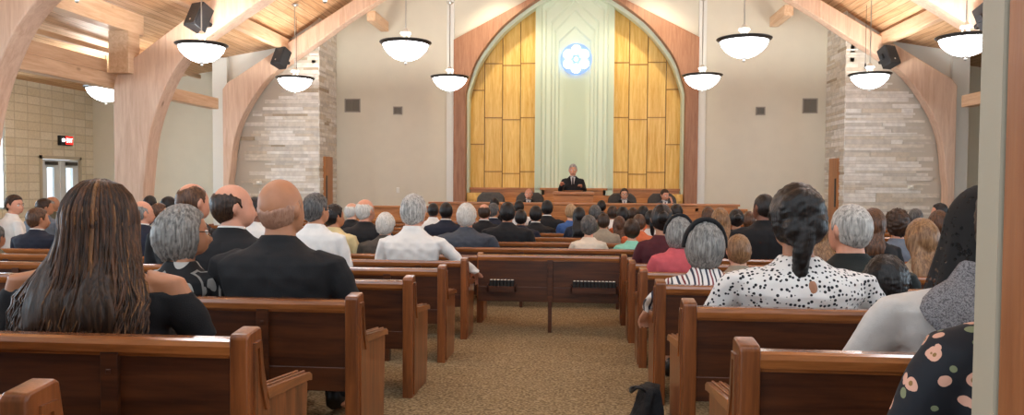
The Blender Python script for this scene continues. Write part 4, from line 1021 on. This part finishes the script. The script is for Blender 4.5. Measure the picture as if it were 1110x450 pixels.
def zmapped(me, f, name, mat, sy=1.0, bw=1.0):
    """copy of a mesh with its heights remapped (torso length, seat height)"""
    c = me.copy(); c.name = name; n = len(c.vertices); co = np.empty(n*3, np.float32); c.vertices.foreach_get('co', co); co = co.reshape(-1, 3)
    if sy != 1.0:
        w = np.clip((.60-co[:, 2])/.06, 0, 1)*np.clip(co[:, 1]/.1, 0, 1); co[:, 1] = co[:, 1]*(1-w*(1-sy))
    if bw != 1.0: co[:, 0] *= 1+(bw-1)*np.clip((1.045-co[:, 2])/.09, 0, 1)
    co[:, 2] = f(co[:, 2]); c.vertices.foreach_set('co', co.ravel()); c.materials.clear(); c.materials.append(mat); c.update(); return c
def person(label, X, Y, ztop, s=1.15, sex='m', skin='fair', hair='short', hcol='brown', top='jacket', topc='black_suit', low=None, lowc='black_suit',
           yaw=0, pitch=0, turn=0, pose='lap', lod=2, collar=None, tie=None, glasses=False, veil=False, band=False, face=False, floor=None, seat=.415, group=None, wide=1.0, bw=1.0, scarf=None, keyhole=False, leg=1.0):
    """X, Y: place on the pew (row backrest + clearance); ztop: height of the top of the head; s: build; yaw: head turn; turn: body turn"""
    fz = zf(Y) if floor is None else floor
    root = empty('person', (X, Y, fz), math.radians(turn), (s*wide, s, s)); tag(root, label, 'person', group)
    st = STAND if pose == 'stand' else 0; want = (ztop-fz)/s            # head top in own units
    if top == 'jacket' and sex == 'm' and bw == 1.0 and not st: bw = 1.13
    sq = 1.0 if st else min(1.0, 1/s)*leg
    if st: f = lambda z: z*(want/(1.312+STAND)); hz = f(np.array([1.19+STAND]))[0]
    else:
        seat_l = seat/s; d = want-1.312                                # shift of the head
        def f(z): return np.interp(z, [-.1, 0, .40, .50, .98, 1.055, 1.11, 2.0], [-.1, 0, seat_l, .50+(seat_l-.40), 1.012+d, 1.078+d, 1.115+d, 2.0+d])
        hz = 1.19+d
    def link(nm, me, parent=root, loc=None, rot=None):
        o = bpy.data.objects.new(nm, me); COL.objects.link(o); o.parent = parent
        if loc is not None: o.location = loc
        if rot is not None: o.rotation_euler = rot
        return o
    link('body', zmapped(body_base(sex, pose, yaw, pitch, lod), f, 'body', SK[skin], sq, bw))
    names = {'jacket': 'jacket', 'shirt': 'shirt', 'dress': 'dress', 'offshoulder': 'top'}
    link(names[top], zmapped(garment_base(top, sex, pose, lod), f, names[top], C[topc], sq, bw))
    if low is None: low = 'trousers' if sex == 'm' else 'skirt'
    link(low, zmapped(garment_base(low, sex, pose, max(lod, 1)), f, low, C[lowc], sq, bw))
    if 'shoe' not in CACHE:
        mb = MB(); mb.loft([[Vector((w*math.cos(2*PI*j/14), y, max(-.028, h*math.sin(2*PI*j/14)+.012))) for j in range(14)] for y, w, h in ((-.075, .03, .04), (-.05, .044, .075), (.0, .046, .07), (.06, .052, .045), (.13, .054, .036), (.19, .03, .024))]); CACHE['shoe'] = mb.mesh('shoe', plain('shoe_black', '#121112', .35), True)
    for q in (-1, 1): link('shoe', CACHE['shoe'], root, (q*(.115 if pose != 'stand' else .108), ((.40 if pose != 'stand' else .0)+.03)*(sq if pose != 'stand' else 1), .04))
    R = rotm(math.radians(yaw), math.radians(pitch)).to_euler(); hl = (HC.x, HC.y, hz)
    if hair:
        me = hair_mesh(hair, lod); h = link('hair', me.copy() if False else me, root, hl, R)
        if hair == 'longfull': h.scale = (1.24, 1.12, 1.10); h.data = me.copy(); [h.data.materials.append(HR[q]) for q in ('darkbrown', 'chestnut', 'caramel')]; me = h.data
        if not me.materials: me.materials.append(None)
        if hair != 'longfull': h.material_slots[0].link = 'OBJECT'
        if hair != 'longfull': h.material_slots[0].material = HR[hcol]
    if collar:
        mb = MB(); up = hz-1.19+(0 if st else .016)
        rr = [(.071, .066, 1.035), (.0705, .066, 1.075), (.066, .062, 1.082), (.062, .058, 1.07)]
        mb.loft([zring((0, -.030 if z > 1.05 else -.034, z+up), a, b, 28, 2.1, -.12) for a, b, z in rr], cap=False); link('shirt_collar', mb.mesh('shirt_collar', C[collar], True))
        if face and top == 'jacket':
            y = .052; mb = MB(); mb.prism([(-.055, 1.05+up), (.055, 1.05+up), (.012, .80+up), (-.012, .80+up)], 'Y', y+.02, y+.045); link('shirt_front', mb.mesh('shirt_front', C[collar]))
            if tie: mb = MB(); mb.prism([(-.012, 1.035+up), (.012, 1.035+up), (.024, .82+up), (0, .79+up), (-.024, .82+up)], 'Y', y+.04, y+.056); link('tie', mb.mesh('tie', C[tie]))
            mb = MB()
            for q in (-1, 1): mb.prism([(q*.06, 1.06+up), (q*.075, 1.03+up), (q*.085, .93+up), (q*.014, .78+up), (q*.03, .93+up)], 'Y', y+.02, y+.055)
            link('lapels', mb.mesh('lapels', C[topc]))
    if face or glasses:
        for q in (-1, 1):
            e = MB().ball((0, 0, 0), .0125, 14, 10).build('eye', M_EYE, root, True); Rm = Matrix.Translation(hl) @ rotm(math.radians(yaw), math.radians(pitch)); e.location = Rm @ Vector((q*.032, .083, .003))
            i = MB().ball((0, .0085, 0), (.006, .005, .006), 10, 8).build('iris', M_IRIS, e, True); e.rotation_euler = R
    if face:
        mb = MB()
        for q in (-1, 1): mb.tube([(q*.016, .0975, .021), (q*.032, .098, .027), (q*.048, .087, .021)], [.003, .004, .0025], 6)
        o = link('eyebrows', mb.mesh('eyebrows', HR[hcol] if hair else HR['grey']), root, hl, R)
        mb = MB(); mb.tube([(-.022, .087, -.079), (0, .098, -.0785), (.022, .087, -.079)], [.002, .0038, .002], 8); link('lips', mb.mesh('lips', plain('lip_tone', '#9c5a4e', .5), True), root, hl, R)
    if glasses:
        mb = MB()
        for q in (-1, 1):
            pts = [(q*.033+.024*math.cos(2*PI*k/16), .108-.006*abs(math.cos(2*PI*k/16)), .002+.018*math.sin(2*PI*k/16)) for k in range(17)]; mb.tube(pts, .0022, 6)
            mb.tube([(q*.057, .102, .006), (q*.080, .06, .010), (q*.086, -.01, .012)], .0022, 6)
        mb.tube([(-.010, .108, .004), (.010, .108, .004)], .002, 6); link('glasses', mb.mesh('glasses', M_GLASSES, True), root, hl, R)
    if band:
        mb = MB(); W = .058 if band is True else band; n = 40; rings = []
        for k in range(n+1):
            a = PI*(-.02+1.04*k/n); cx, cz = math.cos(a), math.sin(a)
            ring = []
            for oy, orr in ((-W/2, .000), (-W/4, .010), (W/4, .010), (W/2, .000), (W/4, -.02), (-W/4, -.02)):
                ring.append(Vector(((.104+orr)*cx, -.02-.055*cz*.6+oy+.03*(1-cz)*.3, -.01+(.140+orr)*cz)))
            rings.append(ring)
        mb.loft(rings); link('headband', mb.mesh('headband', C['black'], True), root, hl, R)
    if keyhole: MB().ball((.015, -.150, .955+hz-1.19), (.020, .014, .038), 16, 12).build('keyhole_opening', SK[skin], root, True)
    if scarf:
        mb = MB(); K, n = 16, 24; up = hz-1.19+.034; vs = []
        for i in range(K):
            t = i/(K-1); z = 1.07-.36*t; W, D = np.interp(z, [.70, .86, .94, .985, 1.02, 1.08], [.215, .222, .225, .195, .125, .085]), np.interp(z, [.70, .86, .94, .985, 1.02, 1.08], [.17, .178, .168, .145, .115, .09])
            for j in range(n+1):
                u = (j/n)*1.68-.68; lim = np.interp(t, [0, .35, 1.0], [1.0, .98, .12]); a = PI*1.5+u*lim*1.45
                vs.append((bw*(W+.006*math.sin(j*1.3+i))*math.cos(a)+.05*t, -.045+(D+.008*math.sin(j*.9-i*.7))*math.sin(a), z+up+.012*math.sin(j*1.1)))
        fs = [(i*(n+1)+j, i*(n+1)+j+1, (i+1)*(n+1)+j+1, (i+1)*(n+1)+j) for i in range(K-1) for j in range(n)]
        mb.add(vs, fs); o = link('scarf', mb.mesh('scarf', C[scarf], True)); sm = o.modifiers.new('t', 'SOLIDIFY'); sm.thickness = .012
    if veil:
        mb = MB(); K, n = 22, 44; rings = []
        for i in range(K):
            t = i/(K-1); ring = []
            for j in range(n+1):
                a = -PI*1.0+PI*j/n*1.0        # from left side round the back to the right side
                a = math.radians(205)+math.radians(130)*0+(-1)*0 if False else math.radians(170)+math.radians(200)*j/n
                if t < .45:
                    ph = (t/.45)*PI/2; rx, ry, z = .118*math.sin(ph), .138*math.sin(ph), .150*math.cos(ph)
                else:
                    u = (t-.45)/.55; rx, ry, z = (.118+.07*u), (.138+.05*u), -.30*u
                g = .02*math.sin(j*1.1+2*t)*max(0, t-.4)
                ring.append(Vector(((rx+g)*math.cos(a), -.015+(ry+g)*math.sin(a), z+.012*math.sin(j*.9)*(t > .95))))
            rings.append(ring)
        vs = [p for r in rings for p in r]; fs = [(i*(n+1)+j, i*(n+1)+j+1, (i+1)*(n+1)+j+1, (i+1)*(n+1)+j) for i in range(K-1) for j in range(n)]
        mb.add(vs, fs); o = link('lace_veil', mb.mesh('lace_veil', C['lace'], True), root, hl, R); sm = o.modifiers.new('t', 'SOLIDIFY'); sm.thickness = .002
    return root
# placed people: (label, x, y, top of head, build, ...)
person('woman with very long brown hair and bare shoulders in a black off-shoulder top', -1.68, 2.49, 1.055, 1.00, sex='f', skin='tan', hair='longfull', hcol='darkbrown', top='offshoulder', topc='black', lod=0, bw=1.62)
person('woman with a grey bob and glasses turned right, in a black leaf-patterned dress', -1.95, 3.53, 0.946, 1.10, sex='f', skin='tan', hair='bob', hcol='grey', top='dress', topc='leaves', lod=0, yaw=-48, glasses=True, bw=0.9)
person('broad bald man in a black suit seen from behind, second pew on the left', -1.46, 3.56, 1.081, 1.24, skin='tan', hair='thinfringe', hcol='stubble', topc='black_suit', lod=0, yaw=-12, collar=None, bw=1.12)
person('balding man in black suit and white collar turned right, dark fringe of hair', -2.24, 4.67, 1.045, 1.25, skin='pink', hair='fringe', hcol='darkbrown', topc='black', lod=0, yaw=-48, collar='white', glasses=False)
person('man with short brown hair and thinning crown behind the grey-bobbed woman', -3.12, 5.79, 1.043, 1.30, skin='pink', hair='thin', hcol='brown', topc='black', lod=1, yaw=-25)
person('bald man in a dark suit just right of the long-haired woman', -4.21, 6.85, 0.865, 1.00, skin='pink', hair='fringe', hcol='grey', topc='navy', lod=1, yaw=-35, collar='white')
person('man with dark greying hair, glasses and white shirt beyond the bald man', -2.07, 5.74, 0.965, 1.05, skin='tan', hair='short', hcol='darkgrey', top='shirt', topc='white', lod=1, yaw=-25, glasses=True)
person('black-haired man in a pale yellow shirt turned right, behind the bald man', -2.67, 7.97, 0.806, 1.10, skin='tan', hair='short', hcol='black', top='shirt', topc='cream', lod=1, yaw=-40)
person('white-haired man in a rumpled white shirt, one hand resting on the pew end', -1.54, 6.91, 0.939, 1.34, skin='pink', hair='short', hcol='salt', top='shirt', topc='white', lod=0, pose='rest', yaw=-5, collar='white')
person('bald man in a black suit turned right, white hair at his temples', -2.64, 9.08, 0.843, 1.25, skin='pink', hair='fringe', hcol='white', topc='black', lod=1, yaw=-25, leg=0.78)
person('pale bald man half hidden behind the bald man in black', -3.07, 9.91, 0.771, 1.00, skin='fair', hair='fringe', hcol='white', topc='black', lod=2, yaw=-30, leg=0.78)
person('white curly-haired man in a grey-brown suit left of the white shirt', -2.09, 7.96, 0.716, 1.05, hair='full', hcol='white', topc='brown_suit', skin='pink', lod=1)
person('dark-skinned man in a dark suit and white collar left of the grey-suited man', -1.92, 10.79, 0.769, 1.15, skin='dark', hair='crop', hcol='black', topc='navy', lod=2, collar='white', leg=0.78)
person('man with black hair and white collar behind the white-haired man in shirt', -2.28, 11.64, 0.729, 1.05, skin='brown', hair='crop', hcol='black', top='shirt', topc='white', lod=2, collar='white', leg=0.78)
person('white-haired man in a slate grey suit with broad shoulders', -1.36, 9.08, 0.789, 1.25, skin='pink', hair='full', hcol='white', topc='grey_suit', lod=1, bw=1.2, leg=0.78)
person('bald-topped man with dark hair sides and white collar beside the grey suit', -1.35, 10.77, 0.748, 1.05, skin='pink', hair='fringe', hcol='darkbrown', topc='black', lod=2, collar='white', leg=0.78)
person('dark grey-haired man turned right in a blue-black suit', -1.31, 11.64, 0.726, 1.00, skin='tan', hair='short', hcol='darkgrey', topc='navy', lod=2, yaw=-25, collar='white', leg=0.78)
person('black-haired man in a wide black suit near the middle of the pews', -0.93, 9.94, 0.787, 1.16, skin='olive', hair='short', hcol='black', topc='black_suit', lod=1, bw=1.2, leg=0.78)
person('black-haired man in a charcoal jacket right of the wide black suit', -0.81, 10.77, 0.661, 0.98, skin='olive', hair='short', hcol='black', topc='navy', lod=1, leg=0.78)
person('black-haired man in black suit, front pews left of the lectern', -0.64, 11.65, 0.687, 1.10, skin='tan', hair='short', hcol='black', topc='black_suit', lod=2, collar='white', leg=0.78)
person('man in black suit sitting closest to the platform, below the lectern', -0.50, 12.60, 0.752, 1.10, skin='brown', hair='short', hcol='black', topc='black_suit', lod=2, collar='white', leg=0.78)
person('person with black hair in white shirt far ahead, left of the bald-topped man', -1.06, 13.64, 0.724, 1.00, skin='brown', hair='short', hcol='black', top='shirt', topc='white', lod=2, leg=0.78)
person('dark-haired person far ahead below the empty platform chair', -1.64, 14.69, 0.749, 1.00, skin='brown', hair='short', hcol='black', topc='black', lod=2, leg=0.78)
person('black-haired man in a white shirt and tie turned right by the block wall', -7.31, 9.04, 0.855, 1.05, skin='pink', hair='short', hcol='darkbrown', top='shirt', topc='white', lod=1, yaw=-62, turn=-35, face=True, leg=0.78)
person('man with brown hair in a navy suit in front of the white-shirted man', -6.15, 7.96, 0.734, 1.05, skin='tan', hair='short', hcol='brown', topc='navy', lod=1, yaw=-30, collar='white')
person('dark-haired man in front of the glazed exit door', -8.22, 10.78, 0.761, 1.10, skin='tan', hair='short', hcol='darkbrown', topc='steel', lod=2, yaw=-40, leg=0.78)
person('grey-haired man with a dark beard by the exit door', -8.75, 11.65, 0.780, 1.10, skin='tan', hair='fringe', hcol='grey', topc='olive', lod=2, yaw=-45, leg=0.78)
person('person in a drab jacket cut by the left edge of the photo', -5.76, 6.85, 0.611, 1.00, skin='tan', hair='short', hcol='darkgrey', topc='olive', lod=2)
person('black-haired head between the long-haired woman and the left arch', -7.03, 11.65, 0.797, 1.10, skin='brown', hair='short', hcol='black', topc='black', lod=2, leg=0.78)
person('dark-haired head just left of the brown-haired man', -6.20, 10.78, 0.805, 1.10, skin='tan', hair='short', hcol='black', topc='navy', lod=2, yaw=-30, leg=0.78)
person('brown-haired woman turned right above the bald man by the arch', -5.33, 9.04, 0.765, 0.95, sex='f', skin='fair', hair='short', hcol='brown', top='dress', topc='taupe', lod=2, yaw=-45, leg=0.78)
person('elderly person with fair hair just left of the grey bob', -5.64, 9.91, 0.673, 0.95, sex='f', skin='fair', hair='short', hcol='blond', top='dress', topc='olive', lod=2, yaw=-30, leg=0.78)
person('dark-haired man ahead of the balding man, only his face side showing', -3.07, 6.85, 0.899, 1.00, skin='brown', hair='short', hcol='black', top='shirt', topc='white', lod=2, yaw=-45)
person('woman in a floral black dress cut by the door jamb, bottom right corner', 0.82, 1.37, 1.165, 1.12, sex='f', skin='fair', hair='bob', hcol='darkbrown', top='dress', topc='floral', lod=0, turn=4)
person('woman in an ivory jacket under a black lace veil, beside the door jamb', 1.32, 2.52, 1.053, 1.08, sex='f', skin='fair', hair='bob', hcol='darkbrown', top='jacket', topc='ivory', lod=0, veil=True, yaw=-8, turn=6, bw=1.62, scarf='heather')
person('woman in a white blouse with black dots, black hair pinned up', 1.03, 3.57, 1.056, 1.28, sex='f', skin='olive', hair='updo', hcol='black', top='shirt', topc='dots', lod=0, yaw=0, bw=1.3, keyhole=True)
person('dark-skinned girl with black hair in a mustard top, beside the dotted blouse', 1.47, 3.64, 0.725, 1.02, sex='f', skin='dark', hair='full', hcol='black', top='dress', topc='mustard', lod=0, yaw=-35, bw=0.85)
person('grey-haired man with close-cut hair in a black jacket', 1.67, 4.69, 0.951, 1.34, skin='pink', hair='crop', hcol='salt', topc='darkgreen', lod=0, yaw=18)
person('woman in a striped blouse with grey hair and black headband, aisle seat', 0.79, 4.66, 0.851, 1.20, sex='f', skin='fair', hair='bob', hcol='grey', top='shirt', topc='stripes', lod=0, band=True, pose='out')
person('child with light brown hair between the striped and dotted blouses', 1.23, 5.74, 0.675, 1.00, skin='fair', hair='short', hcol='lightbrown', top='shirt', topc='taupe', lod=1)
person('woman in a coral jacket with grey hair and black headband', 0.78, 5.74, 0.832, 1.02, sex='f', skin='fair', hair='bob', hcol='grey', top='jacket', topc='coral', lod=1, band=True)
person('dark-haired man in a black suit left of the dotted blouse woman', 1.97, 8.00, 0.964, 1.25, skin='brown', hair='crop', hcol='black', topc='black', lod=1, yaw=20)
person('woman with long brown hair behind the dotted blouse woman', 2.18, 6.93, 0.790, 1.15, sex='f', skin='fair', hair='long', hcol='lightbrown', top='dress', topc='black', lod=1)
person('woman with long dark brown hair right of the grey-haired man', 2.67, 6.92, 0.854, 1.10, sex='f', skin='fair', hair='longthin', hcol='brown', top='dress', topc='black', lod=1, yaw=-15)
person('woman with curly dark hair resting her cheek on a hand', 3.31, 7.97, 0.789, 1.10, sex='f', skin='pink', hair='curly', hcol='darkbrown', top='dress', topc='steel', lod=1, pose='cheek')
person('girl with straight light brown hair down her back', 2.60, 5.83, 0.813, 1.18, sex='f', skin='fair', hair='long', hcol='lightbrown', top='dress', topc='taupe', lod=1)
person('person with brown hair right of the straight-haired girl', 4.23, 9.06, 0.767, 1.15, sex='f', skin='fair', hair='bob', hcol='brown', top='dress', topc='olive', lod=1, leg=0.78)
person('dark-haired person with a pink face far off by the right stone tower', 5.44, 11.64, 0.785, 1.00, skin='pink', hair='short', hcol='black', topc='navy', lod=2, yaw=60, leg=0.78)
person('grey-haired person far off beside the right stone tower', 4.72, 10.77, 0.726, 1.00, skin='fair', hair='short', hcol='darkgrey', topc='steel', lod=2, leg=0.78)
person('dark-haired woman in a maroon top left of the coral jacket', 0.78, 6.86, 0.872, 1.10, sex='f', skin='olive', hair='bun', hcol='black', top='dress', topc='maroon', lod=1)
person('woman with long blond-brown hair beyond the two headbands', 1.73, 9.11, 0.771, 1.10, sex='f', skin='fair', hair='long', hcol='lightbrown', top='dress', topc='taupe', lod=1, leg=0.78)
person('black-haired woman right of the blond-brown hair', 2.09, 9.91, 0.730, 1.05, sex='f', skin='olive', hair='bun', hcol='black', top='dress', topc='black', lod=1, leg=0.78)
person('brown-haired person left of the man in the black suit', 2.45, 10.77, 0.674, 0.90, sex='f', skin='tan', hair='bob', hcol='brown', top='dress', topc='olive', lod=2, leg=0.78)
person('grey-haired woman in a pale cream jacket at the end of a front pew', 0.15, 9.04, 0.661, 1.02, sex='f', skin='fair', hair='full', hcol='darkgrey', top='jacket', topc='pale', lod=1, leg=0.78)
person('woman with dark brown hair in a mint green top', 0.67, 9.04, 0.622, 1.00, sex='f', skin='fair', hair='full', hcol='darkbrown', top='dress', topc='mint', lod=1, leg=0.78)
person('dark-haired man between the cream jacket and the mint top', 0.36, 9.91, 0.656, 0.90, skin='olive', hair='short', hcol='darkbrown', top='shirt', topc='taupe', lod=2, leg=0.78)
person('woman with long brown hair in a beige wrap left of the mint top', 0.62, 10.80, 0.584, 0.95, sex='f', skin='fair', hair='long', hcol='brown', top='dress', topc='taupe', lod=2, leg=0.78)
person('short brown-haired person right of the mint top in orange', 0.83, 9.91, 0.647, 0.95, skin='fair', hair='short', hcol='brown', top='shirt', topc='orange', lod=2, leg=0.78)
person('woman in navy with black veil-like hair at the aisle end of the pews', 0.04, 10.80, 0.712, 0.95, sex='f', skin='olive', hair='long', hcol='black', top='dress', topc='navy', lod=2, leg=0.78)
person('blond-haired person in a blue top below the lectern', -0.09, 11.64, 0.723, 1.00, sex='f', skin='fair', hair='short', hcol='blond', top='dress', topc='blue', lod=2, leg=0.78)
person('grey-haired woman with dark band below the lectern end', 0.29, 11.64, 0.707, 1.00, sex='f', skin='tan', hair='full', hcol='darkgrey', top='dress', topc='olive', lod=2, leg=0.78)
person('person in a white shirt with dark hair right of the lectern foot', 0.61, 12.59, 0.670, 1.00, skin='tan', hair='short', hcol='darkbrown', top='shirt', topc='white', lod=2, leg=0.78)
person('black-haired woman left of centre among the right front pews', 0.72, 11.64, 0.681, 1.05, sex='f', skin='olive', hair='full', hcol='black', top='dress', topc='orange', lod=2, leg=0.78)
person('dark-haired woman in front of the platform man with glasses', 1.03, 13.64, 0.602, 1.00, sex='f', skin='olive', hair='full', hcol='darkbrown', top='dress', topc='black', lod=2, leg=0.78)
person('dark-haired man in an orange-red shirt among the front pews', 1.12, 12.60, 0.672, 1.10, skin='olive', hair='short', hcol='black', top='shirt', topc='orange', lod=2, leg=0.78)
person('black-haired woman with white top left of the maroon top', 1.07, 10.77, 0.676, 1.05, sex='f', skin='olive', hair='ponytail', hcol='black', top='dress', topc='white', lod=2, leg=0.78)
person('dark-haired woman far ahead below the far right platform chair', 1.67, 12.60, 0.704, 1.10, sex='f', skin='tan', hair='full', hcol='black', top='dress', topc='black', lod=2, leg=0.78)
person('black-haired person far ahead under the platform wall, right side', 0.49, 14.69, 0.711, 1.00, skin='brown', hair='short', hcol='black', topc='navy', lod=2, leg=0.78)
person('brown-haired person far ahead right of the woman in maroon', 2.03, 11.64, 0.706, 1.00, sex='f', skin='fair', hair='bob', hcol='brown', top='dress', topc='black', lod=2, leg=0.78)
person('white-haired man in a dark suit and tie standing behind the lectern', -0.09, 16.97, 1.474, 1.06, hair='short', hcol='salt', skin='pink', topc='black_suit', pose='stand', turn=180, lod=1, floor=-0.33, collar='white', tie='black', face=True)
person('bald man in a dark suit and pale tie seated left of the lectern', -1.11, 17.12, 0.918, 1.06, hair='fringe', hcol='grey', skin='pink', topc='black_suit', turn=180, lod=1, floor=-0.33, collar='white', tie='steel', face=True, seat=0.46)
person('dark-haired man with glasses in a black suit seated right of the lectern', 1.09, 17.12, 0.932, 1.06, hair='short', hcol='darkbrown', skin='fair', topc='black_suit', turn=180, lod=1, floor=-0.33, collar='white', tie='steel', face=True, glasses=True, seat=0.46)
person('man in a dark suit resting his chin on his hand, far right platform chair', 2.01, 17.12, 0.917, 1.06, hair='short', hcol='darkbrown', skin='pink', topc='grey_suit', turn=180, lod=1, floor=-0.33, collar='white', tie='navy', face=True, pose='cheek', yaw=25, pitch=-8, seat=0.46)
